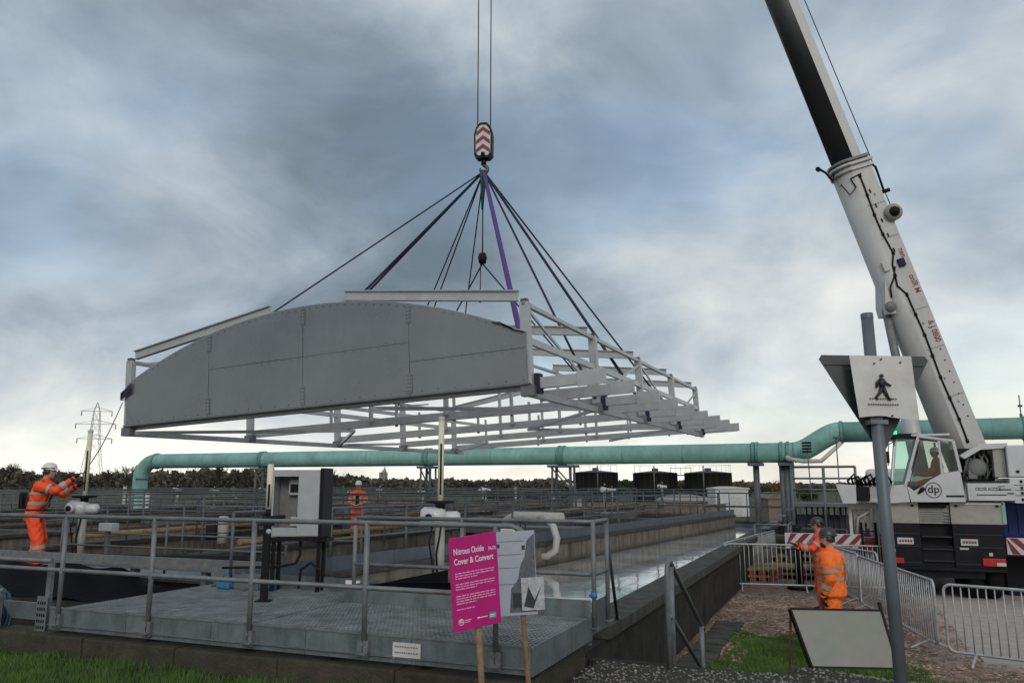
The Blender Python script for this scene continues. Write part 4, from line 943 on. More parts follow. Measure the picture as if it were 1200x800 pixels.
f = [(j*nx+i, j*nx+i+1, (j+1)*nx+i+1, (j+1)*nx+i) for j in range(3) for i in range(nx-1)]
o_ = len(v); v += [(x, y+.003, z) for x, y, z in v]; f += [tuple(o_+k for k in q[::-1]) for q in f]
edge = [i for i in range(nx)]+[j*nx+nx-1 for j in range(1, 4)]+[3*nx+i for i in range(nx-2, -1, -1)]+[j*nx for j in range(2, 0, -1)]
f += [(edge[i], edge[(i+1) % len(edge)], edge[(i+1) % len(edge)]+o_, edge[i]+o_) for i in range(len(edge))]
b.add(v, f); b.build('white_card', 'sign_white', t, local=True)
yk = -.1155
def picto(b):
    cx, cz = -.012, 2.235
    S = .0118
    def L_(pts, r): b.tube([(cx+x*S, yk, cz+z*S) for x, z in pts], [k*S for k in r], 6)
    b.lathe([(0, -.002), (1.15*S, -.002), (1.15*S, .002), (0, .002)], (cx+.1*S, yk, cz+15.2*S), (0, 1, 0), 14)
    L_([(0, 13.6), (-.3, 11), (-.1, 8.5)], [1.3, 1.7, 1.4])
    L_([(-.8, 13.3), (-3.0, 11.2), (-3.3, 8.3)], [.8, .75, .6])
    L_([(.6, 13.2), (2.2, 10.9), (5.0, 9.4)], [.8, .75, .55])
    L_([(-.4, 8.6), (-1.8, 5.2), (-4.4, 2.6), (-3.5, 1.6)], [1.2, .95, .75, .5])
    L_([(.3, 8.6), (1.7, 5.2), (3.4, 1.6), (5.0, 1.8)], [1.2, .95, .75, .5])
b = MB(); picto(b); b.build('walking_figure', 'print_dark', t, local=True)
b = MB()
for k in range(11): b.box(-.105+.0175*k, -.096+.0175*k, yk-.001, yk+.003, 2.254, 2.261)
for k in range(13): b.box(-.120+.0165*k, -.111+.0165*k, yk-.001, yk+.003, 2.215, 2.223)
b.build('dotted_lines', 'print_dark', t, local=True)
b = MB()
for x, z in ((0, 2.53), (.13, 2.51), (-.05, 2.50), (.04, 2.145)): b.lathe([(0, -.004), (.006, -.004), (.006, .004), (0, .004)], (x, yk+.006, z), (0, 1, 0), 8)
b.build('rivets', 'print_dark', t, local=True)
b = MB(); b.box(-.10, .02, -.09, -.006, 2.09, 2.12); b.build('clamp', 'galv', t, local=True)
# blank board on frame (seen from behind)
bl = at(950, 781, 7.5); 
t = thing('blank_board', 'blank off-white temporary sign board in a dark tilted frame', 'road sign', (-.06, 8.4, -.12), (-R(16), R(0), YAW+R(2)))
sk = .13
pl = [(-.35, .14), (.46, .12), (.41, .64), (-.47, .66)]
b = MB(); b.prism([(x, -.004, z) for x, z in pl], (0, -.006, 0)); b.build('panel', 'board_white', t, local=True)
b = MB()
for i in range(4): p, q = pl[i], pl[(i+1) % 4]; b.beam((p[0], -.012, p[1]), (q[0], -.012, q[1]), .014, .018)
b.build('frame', 'black', t, local=True)
for (p, q) in (((-.47, .02, .66), (-.30, .02, -.12)), ((.42, .02, .72), (.48, .02, -.12))):
    b = MB(); b.beam(p, q, .025, .025); b.build('leg', 'black', t, local=True)
b = MB(); b.beam((-.46, .03, .62), (-.43, .42, .02), .02, .02); b.build('prop', 'steel_rust', t, local=True)

# ================================================================ CROWD BARRIERS
def barrier_proto():
    t = thing('crowd_barrier', 'x', 'barrier', (0, 0, 0)); w, h = 2.15, 1.06; r = .10
    fr = [(0, 0, .14+r)]+[tuple(p) for p in arc((r, 0, h-r), (-1, 0, 0), (0, 0, 1), r, 0, math.pi/2, 5)]+[tuple(p) for p in arc((w-r, 0, h-r), (0, 0, 1), (1, 0, 0), r, 0, math.pi/2, 5)]+[tuple(p) for p in arc((w-r, 0, .14+r), (1, 0, 0), (0, 0, -1), r, 0, math.pi/2, 5)]+[tuple(p) for p in arc((r, 0, .14+r), (0, 0, -1), (-1, 0, 0), r, 0, math.pi/2, 5)][:-1]
    b = MB(); b.tube(fr, .021, 8, closed=True); b.build('frame', 'galv_bright', t, local=True)
    bar = MB(); bar.tube([(0, 0, .145), (0, 0, h-.005)], .0095, 6); o = bar.build('bar', 'galv_bright', t, local=True); o.location.x = .12
    for k in range(1, 19): inst(o, 'bar', t, (.12+k*(w-.24)/18, 0, 0))
    for x in (.35, w-.35):
        b = MB(); b.tube([(x, -.31, .0), (x, -.27, .035), (x, 0, .15), (x, .27, .035), (x, .31, 0)], .019, 6); b.build('foot', 'galv_bright', t, local=True)
    return t
bp = barrier_proto()
def place_barrier(p, q, label, first=[True]):
    p = Vector(p); q = Vector(q); o = bp if first[0] else dup(bp); first[0] = False
    d = q-p; o.location = (p.x, p.y, float(ground_h((p.x+q.x)/2, (p.y+q.y)/2))); o.rotation_euler = (0, 0, math.atan2(d.y, d.x)); o.scale.x = 1.0
    o['label'] = label; o['group'] = 'galvanised crowd barriers round the crane'
def chain(p0, ang, n, labels):
    p = Vector(p0)
    for i in range(n):
        d = Vector((math.cos(ang), math.sin(ang), 0))*2.15; place_barrier(p, p+d, labels[i]); p = p+d*1.02
    return p
gz = ZL
a1 = atz(1113, 775, gz)
place_barrier(a1, a1+Vector((2.15*math.cos(R(-19)), 2.15*math.sin(R(-19)), 0)), 'nearest crowd barrier running out of frame at the right')
a2 = atz(1102, 768, gz)+Vector((0, .12, 0))
p = chain(a2, R(103), 3, ['crowd barrier going back from the nearest one, right of the sign post', 'crowd barrier second behind the sign post towards the crane', 'crowd barrier third in the row leading to the crane'])
c1 = atz(852, 690, gz)
chain(c1, R(8), 1, ['far left crowd barrier facing the camera by the water channel'])
chain(c1+Vector((2.2, .33, 0)), R(4), 1, ['crowd barrier facing the camera behind the two workers'])
chain(c1+Vector((-.05, .25, 0)), R(84), 3, ['first crowd barrier going back along the channel coping', 'second crowd barrier going back along the channel coping', 'third crowd barrier going back along the channel coping'])
c2 = atz(1032, 708, gz)
place_barrier(c2, c2+Vector((2.15*math.cos(R(118)), 2.15*math.sin(R(118)), 0)), 'crowd barrier behind the orange worker, left of the sign post')
# timber stacks and the like behind the barriers
def stack(px, py, w, n, label, red=True, rz=0):
    p = atz(px, py, gz); t = thing('timber_stack', label, 'timber stack', (p.x, p.y, gz), (0, 0, rz), group='timber mats and bearers by the crane'); z = 0
    for k in range(n):
        if k % 2 == 0:
            for j in range(4):
                x = -w/2+(w-.16)*j/3; b = MB(); b.box(x, x+.15, -.5, .5, z, z+.11); b.build('bearer', 'timber_red' if red else 'timber', t, local=True, bevel=.008)
            z += .112
        else:
            for j in range(4): y = -.5+.255*j; b = MB(); b.box(-w/2-.03, w/2+.03, y, y+.235, z, z+.05); b.build('board', 'timber', t, local=True, bevel=.006)
            z += .052
    return t
stack(925, 676, 1.9, 4, 'wide stack of red bearers and boards beside the workers', rz=R(6))
stack(890, 679, .9, 4, 'small stack of red bearers left of the wide stack', rz=R(3))
stack(905, 662, 1.0, 4, 'stack of boards behind the small bearers', False, R(10)); stack(945, 662, 1.2, 4, 'stack of boards behind the wide bearers', True, R(4))
stack(1192, 676, 1.4, 2, 'rusty bearers lying right of the crane rear', True, R(0))

# ================================================================ MOBILE CRANE
CYr = 20.3
cr = thing('mobile_crane', 'white mobile telescopic crane seen from the rear with its boom raised over the load', 'crane', (1.95, 22.5, ZL))
def F(px, py, Y=CYr): return atY(px, py, Y)
def part(name, fn, m, bevel=0): b = MB(); fn(b); return b.build(name, m, cr, bevel=bevel)
xl, xr = .76, 3.16
part('chassis_frame', lambda b: b.box(1.2, 2.7, 20.4, 31, -.35, .35), 'chassis_black')
part('carrier_body', lambda b: b.box(.8, 3.1, 22.0, 31, .36, 1.1), 'chassis_grey', .03)
part('carrier_cab', lambda b: b.box(.75, 3.15, 31.02, 33.4, -.2, 2.2), 'white_paint', .12)
for x0, x1 in ((xl-.02, 1.50), (2.13, xr)):
    part('rear_locker', lambda b: b.box(x0, x1, 20.32, 21.9, .815, 1.285), 'chassis_grey', .012)
    part('locker_lip', lambda b: b.box(x0+.01, x1-.01, 20.300, 20.318, 1.235, 1.275), 'offwhite')
    for xx in (x0+.12, x1-.12): part('locker_latch', lambda b: b.box(xx-.03, xx+.03, 20.292, 20.3, 1.19, 1.235), 'black')
part('vent_panel', lambda b: b.box(1.51, 2.12, 20.40, 21.9, .815, 1.22), 'chassis_grey', .005)
part('vent_slats', lambda b: [b.box(1.54, 2.0, 20.385, 20.399, .86+.05*k, .885+.05*k) for k in range(6)], 'grey_inner')
part('grab_rungs', lambda b: [b.box(2.01, 2.11, 20.36, 20.398, .85+.07*k, .875+.07*k) for k in range(4)], 'galv')
part('grille', lambda b: b.box(1.52, 2.06, 20.33, 20.398, 1.16, 1.275), 'black', .004)
part('rear_panel', lambda b: (b.box(xl, 1.50, 20.34, 20.5, -.12, .812), b.box(2.14, xr-.05, 20.34, 20.5, -.12, .812), b.box(1.5, 2.14, 20.55, 20.7, -.12, .812)), 'chassis_black', .01)
for x0, x1 in ((xl+.03, 1.48), (2.16, xr-.08)):
    for z in (.58, .31, -.05): part('rear_rib', lambda b: b.box(x0, x1, 20.325, 20.338, z, z+.025), 'black_and_boom_shade')
for z in (.52, .25, .0): part('ladder_step', lambda b: b.box(1.52, 2.12, 20.33, 20.54, z, z+.03), 'black_and_boom_shade')
for x in (1.02, 2.28):
    def pl_(b): b.box(x, x+.33, 20.318, 20.324, .36, .50)
    part('number_plate', pl_, 'offwhite')
    part('plate_text', lambda b: [b.box(x+.04+.055*k, x+.08+.055*k, 20.314, 20.3175, .405, .455) for k in range(5)], 'red')
part('small_plate', lambda b: (b.box(2.25, 2.42, 20.326, 20.333, .27, .31), b.box(2.80, 2.87, 20.326, 20.333, .15, .22), b.box(.90, .97, 20.326, 20.333, .18, .25)), 'offwhite')
part('tail_lamp', lambda b: b.box(2.66, 3.10, 20.28, 20.338, -.06, .10), 'lamp_red', .01)
part('tail_lamp', lambda b: b.box(.80, 1.12, 20.28, 20.338, -.06, .06), 'lamp_red', .01)
part('reflector', lambda b: b.box(2.92, 3.09, 20.268, 20.278, -.05, .02), 'offwhite')
part('bumper', lambda b: b.box(xl, xr-.05, 20.30, 20.42, -.19, -.125), 'chassis_black', .01)
part('side_strip', lambda b: b.box(3.12, 3.19, 20.3, 20.36, .83, 1.30), 'pipe_green')
for x in (.98, 1.36, 2.52, 2.90):
    for y in (21.0, 22.7, 28.2, 29.9):
        w_ = part('wheel', lambda b: b.lathe([(.30, -.17), (.50, -.165), (.575, -.10), (.585, 0), (.575, .10), (.50, .165), (.30, .17)], (x, y, ZL+.58), (1, 0, 0), 28), 'rubber')
        b = MB(); b.lathe([(0, -.06), (.12, -.06), (.16, -.02), (.30, -.12), (.31, .12), (0, .1)], (x, y, ZL+.58), (1, 0, 0), 20); b.build('rim', 'chassis_grey', w_)
part('axle', lambda b: [b.tube([(1, y, ZL+.58), (2.9, y, ZL+.58)], .12, 10) for y in (21.0, 22.7, 28.2, 29.9)], 'chassis_black')
# outriggers
def chevron(b, x0, x1, z0, z1, y, s):
    w = .15; x = x0-.5
    k = 0
    while x < x1+.5:
        if k % 2 == 0:
            pts = [(x, z0), (x+w, z0), (x+w+s*(z1-z0), z1), (x+s*(z1-z0), z1)]
            bmx = []
            for (px_, pz_) in pts: bmx.append((min(max(px_, x0), x1), pz_))
            if max(p[0] for p in bmx)-min(p[0] for p in bmx) > .02: b.prism([(p[0], y, p[1]) for p in bmx], (0, -.004, 0))
        x += w; k += 1
part('outrigger_beam', lambda b: b.box(-1.35, .78, 20.9, 21.2, .12, .45), 'red', .01)
part('outrigger_beam', lambda b: b.box(3.12, 5.6, 20.9, 21.2, .12, .45), 'red', .01)
for (x0, x1, s) in ((-1.42, .34, 1), (3.22, 5.4, -1)):
    part('chevron_board', lambda b: b.box(x0, x1, 20.80, 20.86, .16, .52), 'white_paint')
    part('chevron_stripes', lambda b: chevron(b, x0, x1, .17, .51, 20.795, s), 'red')
for x in (-1.15, 5.3):
    part('jack', lambda b: (b.tube([(x, 21.05, ZL+.10), (x, 21.05, .60)], .10, 14)), 'chassis_black')
    part('jack_foot', lambda b: b.lathe([(0, ZL), (.3, ZL), (.3, ZL+.06), (.12, ZL+.12), (0, ZL+.12)], (x, 21.05, 0), n=16), 'chassis_black')
    part('jack_cap', lambda b: b.lathe([(0, .72), (.11, .70), (.11, .60)], (x, 21.05, 0), n=14), 'chassis_black')
# blue container at the right
t = thing('blue_container', 'dark blue steel box standing right of the crane rear', 'container', (4.2, 22, ZL))
b = MB(); b.box(3.28, 5.4, 21.5, 23.4, .5, 1.32); b.build('box_body', 'blue', t, bevel=.02)
b = MB(); [b.box(3.4+.2*k, 3.48+.2*k, 21.47, 21.498, .56, 1.26) for k in range(10)]; b.build('rib', 'blue', t)
b = MB(); b.box(3.28, 5.4, 21.6, 23.3, ZL, .495); b.build('stand', 'chassis_black', t)
# superstructure
part('turntable', lambda b: b.lathe([(0, 1.11), (.85, 1.11), (.85, 1.28), (0, 1.28)], (2.0, 22.6, 0), n=32), 'chassis_black')
part('slew_frame', lambda b: b.box(.9, 4.6, 21.25, 22.9, 1.30, 1.75), 'white_paint', .02)
part('front_box', lambda b: b.prism([(F(979, 567).x, 20.4, F(979, 567).z), (F(1003, 568).x, 20.4, F(1003, 568).z), (F(1004, 590).x, 20.4, F(1004, 590).z), (F(988, 590).x, 20.4, F(988, 590).z)], (0, .5, 0)), 'white_paint', .01)
part('heater_grille', lambda b: b.box(F(1003, 580).x+.02, F(1020, 580).x, 20.42, 20.95, 1.29, 1.62), 'black', .01)
part('winch_housing', lambda b: b.box(.45, 1.22, 20.75, 21.2, 1.28, 1.66), 'white_paint', .02)
part('platform_plate', lambda b: b.box(.5, 1.5, 20.42, 20.74, 1.29, 1.36), 'offwhite', .005)
def hoses(b):
    for k in range(9):
        x = .12+.09*k; b.tube([(x, 20.8, 1.60), (x-.04, 20.7, 1.76+.05*math.sin(k*2.1)), (x+.10, 20.62, 1.86+.05*math.cos(k*1.7)), (x+.2, 20.7, 1.66)], .03, 6)
part('hydraulic_hoses', hoses, 'black')
part('gear_rack', lambda b: [b.box(.15+.14*k, .24+.14*k, 20.9, 21.0, .45+.1*(k % 3), 1.25) for k in range(5)], 'chassis_grey')
part('gear_rack', lambda b: (b.box(.05, .75, 20.88, 20.95, 1.10, 1.24), b.box(.05, .12, 20.85, 20.95, -.5, 1.1), b.box(.60, .68, 20.85, 20.95, -.4, 1.1), b.tube([(.2, 20.84, .5), (.25, 20.8, .9), (.5, 20.82, 1.05)], .03, 6)), 'offwhite')
part('access_ladder', lambda b: [b.beam((.33+.06*k, 20.75, -.6), (.30+.06*k, 20.8, .8), .04, .04) for k in (0, 5)]+[b.beam((.33, 20.76, -.4+.25*k), (.63, 20.76, -.4+.25*k), .03, .03) for k in range(5)], 'chassis_black')
# cab
YC0, YC1 = 20.16, 21.12
def C(px, py): p = F(px, py, YC0); return (p.x, p.z)
def CX(px): return C(px, 550)[0]
def CZ(py): return C(1110, py)[1]
door = [C(1068, 588), C(1061, 566), C(1074, 512), C(1077, 509), C(1116, 514), C(1118, 517), C(1131, 588)]
def sidepoly(pts, y): return [(x, y, z) for x, z in pts]
low = [C(1068, 588), C(1063, 569), C(1071, 575), C(1080, 570), C(1090, 562), C(1103, 555), C(1125, 551), C(1131, 588)]
part('door', lambda b: b.prism(sidepoly(low, YC0), (0, .03, 0)), 'white_paint', .004)
part('far_side_panel', lambda b: b.prism(sidepoly(low, YC1-.03), (0, .03, 0)), 'white_paint')
for y in (YC0, YC1-.05):
    for (p, q, w) in ((C(1061, 569), C(1076, 511), .055), (C(1076, 511), C(1117, 516), .05), (C(1117, 516), C(1126, 553), .06), (C(1100, 516), C(1104, 555), .045), (C(1046, 570), C(1050, 516), .03)):
        part('pillar', lambda b: b.beam((p[0], y+.015, p[1]), (q[0], y+.015, q[1]), w, .03, (0, 1, 0)), 'white_paint', .004)
part('door_seal', lambda b: b.beam((C(1065, 570)[0], YC0-.004, C(1065, 570)[1]), (C(1078, 516)[0], YC0-.004, C(1078, 516)[1]), .015, .012, (0, 1, 0)), 'black')
part('window_pane', lambda b: b.prism(sidepoly([C(1066, 571), C(1078, 515), C(1099, 517), C(1103, 555), C(1090, 561), C(1073, 574)], YC0+.012), (0, .005, 0)), 'glass_dark')
part('window_pane', lambda b: b.prism(sidepoly([C(1101, 517), C(1116, 518), C(1125, 551), C(1104, 555)], YC0+.012), (0, .005, 0)), 'glass_dark')
fx0, fx1 = C(1046, 568), C(1050, 514)
part('quarter_pane', lambda b: b.prism(sidepoly([C(1047, 568), C(1061, 568), C(1075, 514), C(1050, 514)], YC0+.03), (0, .005, 0)), 'glass')
part('windscreen', lambda b: b.add([(fx0[0], YC0+.03, fx0[1]), (fx0[0], YC1-.03, fx0[1]), (fx1[0], YC1-.03, fx1[1]), (fx1[0], YC0+.03, fx1[1])], [(0, 1, 2, 3)]), 'glass')
part('cab_nose', lambda b: b.prism(sidepoly([C(1042, 590), C(1044, 569), C(1063, 567), C(1067, 588)], YC0+.02), (0, YC1-YC0-.05, 0)), 'white_paint', .02)
part('cab_roof', lambda b: b.box(CX(1074)-.05, CX(1117), YC0+.0, YC1, CZ(512)-.00+.03, CZ(512)+.085), 'white_paint', .02)
part('roof_visor', lambda b: b.box(CX(1045), CX(1080), YC0+.02, YC1-.02, C(1045, 513)[1], C(1045, 508)[1]), 'black', .01)
part('cab_back', lambda b: b.beam((C(1118, 517)[0], (YC0+YC1)/2, C(1118, 517)[1]), (C(1131, 588)[0], (YC0+YC1)/2, C(1131, 588)[1]), .04, YC1-YC0-.06, (0, 1, 0)), 'white_paint')
part('cab_floor', lambda b: b.box(CX(1046), CX(1130), YC0+.03, YC1-.03, 1.285, 1.32), 'black')
part('work_lamp', lambda b: b.box(CX(1050), CX(1053)+.03, YC0, YC0+.08, CZ(508)+.012, CZ(503)), 'green_light')
part('mirror', lambda b: (b.tube([(CX(1052), YC0-.02, CZ(515)), (CX(1043), YC0-.12, CZ(520)), (CX(1041), YC0-.14, CZ(545))], .012, 6), b.box(CX(1039), CX(1042)+.02, YC0-.17, YC0-.11, CZ(542), CZ(528))), 'black')
part('door_handle', lambda b: b.tube([(C(1076, 578)[0], YC0-.015, C(1076, 578)[1]), (C(1081, 573)[0], YC0-.02, C(1081, 573)[1]), (C(1083, 571)[0], YC0-.015, C(1083, 571)[1])], [.02, .05, .03], 8), 'black')
part('step_strip', lambda b: b.box(CX(1106), CX(1127), YC0-.012, YC0-.002, CZ(582), CZ(580)), 'black')
sx_ = CX(1108)
part('operator_seat', lambda b: (b.box(sx_-.25, sx_+.25, 20.45, 20.9, 1.34, 1.78), b.box(sx_+.15, sx_+.28, 20.45, 20.9, 1.70, 2.45)), 'black', .04)
part('control_console', lambda b: (b.box(CX(1050), CX(1064), 20.35, 20.95, 1.33, 1.66)), 'black', .03)
lc = C(1094, 574)
part('door_emblem', lambda b: b.tube([(lc[0]+.155*math.cos(a), YC0-.006, lc[1]+.165*math.sin(a)) for a in np.linspace(0, 6.283, 33)[:-1]], .008, 6, closed=True), 'print_dark')
o = text_mesh('dp', .24, 'print_dark', cr, Vector((lc[0]+.0, YC0-.006, lc[1]-.055))-cr.location, name='door_lettering', align='CENTER', ext=.002)
# engine bay and counterweight
part('engine_cover', lambda b: b.prism(sidepoly([C(1127, 533), C(1151, 519), C(1184, 518), C(1184, 524), C(1152, 526), C(1133, 537)], 20.5), (0, .7, 0)), 'white_paint', .006)
part('engine_bay', lambda b: b.box(CX(1130), CX(1172), 20.95, 21.24, 1.75, CZ(524)), 'chassis_black')
def eng(b):
    random.seed(5)
    for k in range(16):
        x = CX(1133+k*2.0); z = 1.80+.42*random.random()
        b.tube([(x, 20.9, 1.78), (x+random.uniform(-.1, .1), 20.75, z), (x+random.uniform(-.1, .2), 20.8, z+.2), (x+.2, 20.92, z+.1)], .022, 6)
part('engine_hoses', eng, 'grey_inner')
part('engine_block', lambda b: (b.lathe([(0, 0), (.16, 0), (.2, .05), (.2, .22), (.14, .26), (0, .26)], (CX(1150), 20.94, 2.05), (0, -1, 0), 16), b.lathe([(0, 0), (.10, 0), (.11, .18), (0, .2)], (CX(1171), 20.94, 2.42), (0, -1, 0), 14), b.box(CX(1139), CX(1149), 20.7, 20.94, 1.8, 2.0)), 'grey_inner')
part('radiator_box', lambda b: b.box(CX(1169), CX(1184)-.01, 20.55, 21.2, CZ(559), CZ(525)), 'chassis_grey', .01)
part('ballast_top', lambda b: b.box(CX(1184), 6.2, 20.4, 22.9, CZ(559)+.004, CZ(522)), 'white_paint', .03)
for k, (ya, yb) in enumerate(((560, 568), (568.6, 574), (574.6, 580), (580.6, 589))):
    part('ballast_slab', lambda b: b.box(CX(1184)+.02*k, 6.2, 20.38, 22.9, CZ(yb), CZ(ya)), 'white_paint', .012)
    part('lifting_pocket', lambda b: b.box(CX(1196), CX(1199), 20.366, 20.378, (CZ(yb)+CZ(ya))/2-.03, (CZ(yb)+CZ(ya))/2+.03), 'black')
part('lifting_pocket', lambda b: b.box(CX(1193), CX(1197), 20.386, 20.398, CZ(554), CZ(551)), 'black')
part('notice_beam', lambda b: b.box(CX(1131)+.02, CX(1187), 20.22, 20.5, CZ(586), CZ(566)), 'white_paint', .01)
text_mesh('CROSS ACCESS', .10, 'print_dark', cr, Vector((CX(1141), 20.217, CZ(574.5)))-cr.location, name='notice_lettering', sx=.72, ext=.002)
part('notice_line', lambda b: (b.box(CX(1142), CX(1177), 20.214, 20.218, CZ(580), CZ(578.8)), b.box(CX(1169), CX(1183), 20.214, 20.218, CZ(574), CZ(572.6)), b.box(CX(1168), CX(1176), 20.214, 20.218, CZ(570), CZ(569.2)), b.box(CX(1178), CX(1186), 20.214, 20.218, CZ(578.4), CZ(577))), 'print_dark')
# boom
Bp = Vector((2.61, 21.8, 2.57)); TIPB = Vector((-8.2, 17.95, 40.6)); bd = (TIPB-Bp).normalized()
bs = bd.cross(Vector((0, 0, 1))).normalized()
if bs.y > 0: bs = -bs
bn = bs.cross(bd).normalized()
if bn.x < 0: bn = -bn
def usec(h, w, k=-.10):
    pts = [(h/2, -w/2), (h/2, w/2)]
    n0 = k*h
    for i in range(9):
        a = math.pi*i/8; pts.append((n0-(h/2+n0)*math.sin(a), w/2*math.cos(a)))
    return pts
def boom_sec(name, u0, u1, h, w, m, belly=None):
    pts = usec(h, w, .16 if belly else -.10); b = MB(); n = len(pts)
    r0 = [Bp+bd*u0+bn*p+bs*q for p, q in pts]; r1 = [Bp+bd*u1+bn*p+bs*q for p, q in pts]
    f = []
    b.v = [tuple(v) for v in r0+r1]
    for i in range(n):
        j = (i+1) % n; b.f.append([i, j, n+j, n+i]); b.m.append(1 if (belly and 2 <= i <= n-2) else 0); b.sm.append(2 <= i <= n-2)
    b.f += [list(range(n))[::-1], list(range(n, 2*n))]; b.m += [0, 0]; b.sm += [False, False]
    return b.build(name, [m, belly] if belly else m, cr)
U1 = 7.35
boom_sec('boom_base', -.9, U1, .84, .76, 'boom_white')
boom_sec('boom_section', U1+.05, 17.5, .66, .60, 'boom_white', 'black_and_boom_shade')  # black belly paints in the shade under the white inner sections
boom_sec('boom_section', 17.5, 28.5, .56, .50, 'boom_white', 'black_and_boom_shade')
boom_sec('boom_section', 28.5, 38.6, .47, .41, 'boom_white', 'black_and_boom_shade')
for k, (u, e) in enumerate(((U1-.16, .05), (U1-.02, .07), (U1+.10, .035))):
    boom_sec('boom_collar', u, u+.07, .84+e*2, .76+e*2, 'boom_white' if k < 2 else 'grey_inner')
for u, h in ((17.45, .62), (28.45, .52)): boom_sec('boom_collar', u, u+.12, h+.1, h-.02, 'boom_white')
def BP(u, n, s): return Bp+bd*u+bn*n+bs*s
part('boom_head', lambda b: b.prism([BP(38.5, .27, -.2), BP(39.2, .3, -.2), BP(39.3, -.5, -.2), BP(38.6, -.45, -.2)], bs*.4), 'chassis_grey', .02)
part('head_sheave', lambda b: b.lathe([(0, -.08), (.28, -.08), (.25, 0), (.28, .08), (0, .08)], BP(39.0, -.45, 0), bs, 20), 'chassis_black')
def hose_line(b):
    pts = []
    for i in range(27):
        u = .1+6.9*i/26; n = .03+.06*math.sin(i*.8)*(1 if 14 < i < 20 else .25)
        if 15 <= i <= 17: n -= .12
        pts.append(BP(u, n, .392))
    b.tube(pts, .022, 6)
    for i in range(0, 27, 2): b.tube([pts[i]-bd*.04, pts[i]+bd*.04], .036, 6)
part('boom_hose', hose_line, 'black')
part('boom_hose', lambda b: b.tube([BP(4.55, .0, .392), BP(4.3, -.12, .395), BP(4.1, -.28, .36), BP(3.85, -.33, .33)], .02, 6), 'black')
stuff(part('boom_clamps', lambda b: [b.beam(BP(6.6-.4*k, .14, .386), BP(6.5-.4*k, .14, .386), .03, .03) for k in range(5)]+[b.beam(BP(2.9-.28*k, .27, .386), BP(2.87-.28*k, .27, .386), .025, .025) for k in range(9)], 'black'))
part('boom_seam', lambda b: [b.beam(BP(u, .385, .386), BP(u, -.05, .386), .012, .018) for u in (1.2, 2.4, 3.4, 5.3, 6.2)], 'chassis_grey')
part('grease_marks', lambda b: [b.beam(BP(u, n, .384), BP(u+.06, n, .384), .008, .03) for u, n in ((1.6, .1), (2.2, -.02), (3.0, .12), (5.6, .05), (6.4, .22), (1.0, .2))], 'grey_inner')
part('junction_box', lambda b: b.beam(BP(4.7, .18, .40), BP(4.5, .18, .40), .10, .16, bn), 'navy', .01)
part('inspection_plate', lambda b: b.beam(BP(4.75, -.20, .372), BP(4.5, -.20, .372), .05, .14, bn), 'offwhite', .01)
part('foot_lug', lambda b: (b.prism([BP(4.35, -.30, .30), BP(3.75, -.52, .30), BP(3.5, -.55, .30), BP(3.45, -.35, .30)], -bs*.6)), 'boom_white', .01)
part('foot_pin', lambda b: b.lathe([(0, 0), (.13, 0), (.13, .06), (0, .08)], BP(3.65, -.44, .30), bs, 16), 'grey_inner')
lb_ = Vector((1.72, 21.6, 1.9)); lt_ = BP(3.65, -.44, .05)
part('lift_cylinder_rod', lambda b: b.tube([lb_.lerp(lt_, .3), lt_], .10, 14), 'galv')
part('lift_cylinder', lambda b: b.tube([lb_, lb_.lerp(lt_, .38)], .19, 16), 'boom_white')
part('rope_roller', lambda b: b.lathe([(0, -.14), (.20, -.13), (.20, -.08), (.13, -.07), (.13, .12), (.21, .13), (.21, .19), (.10, .21), (.07, .30), (0, .31)], BP(5.85, .45, .30), bs, 18), 'chassis_grey')
part('roller_end', lambda b: b.lathe([(.0, .215), (.13, .21), (.12, .24), (.08, .33), (0, .34)], BP(5.85, .45, .30), bs, 16), 'black')
def limit(b):
    b.tube([BP(7.3, -.45, .2), BP(7.1, -.60, .3), BP(7.35, -.68, .3), BP(7.5, -.80, .3)], .03, 6); b.tube([BP(7.5, -.80, .25), BP(7.5, -.86, .35)], .06, 8)
    b.tube([BP(7.3, .5, .2), BP(7.15, .60, .2), BP(6.5, .56, .2)], .028, 6); b.tube([BP(6.48, .48, .2), BP(6.48, .70, .2)], .05, 8)
    b.tube([BP(6.95, -.44, .3), BP(6.6, -.36, .38), BP(6.75, -.15, .392), BP(7.0, -.2, .392), BP(7.05, .1, .392)], .018, 6)
part('limit_switch', limit, 'black')
M_ = Matrix((( (-bd).x, (bn).x, bs.x), ((-bd).y, (bn).y, bs.y), ((-bd).z, (bn).z, bs.z)))
for u, s, z in ((4.95, 'nen', .26), (4.25, 'onIR M', .24), (3.05, '& J 0800', .22)):
    text_mesh(s, .20, 'red', cr, BP(u, .24, .384)-cr.location, M_.to_euler(), name='boom_lettering', ext=.002, sx=.8)
bl_ = MB(); bl_.tube([BP(5.85, .58, .2), BP(39, .5, 0)], .012, 6); bl_.build('hoist_line', 'wire', cr)
t = thing('site_mast', 'thin mast with aerials at the right edge above the crane', 'mast', (at(1198, 500, 40).x, at(1198, 500, 40).y, ZL))
mz = at(1198, 462, 40).z
b = MB(); b.tube([(0, 0, 0), (0, 0, mz-ZL)], .03, 6); b.build('pole', 'galv_far', t, local=True); b = MB(); b.box(-.1, .1, -.02, .02, mz-ZL-.6, mz-ZL-.5); b.box(-.06, .06, -.02, .02, mz-ZL-1.2, mz-ZL-.95); b.build('aerial', 'black', t, local=True)

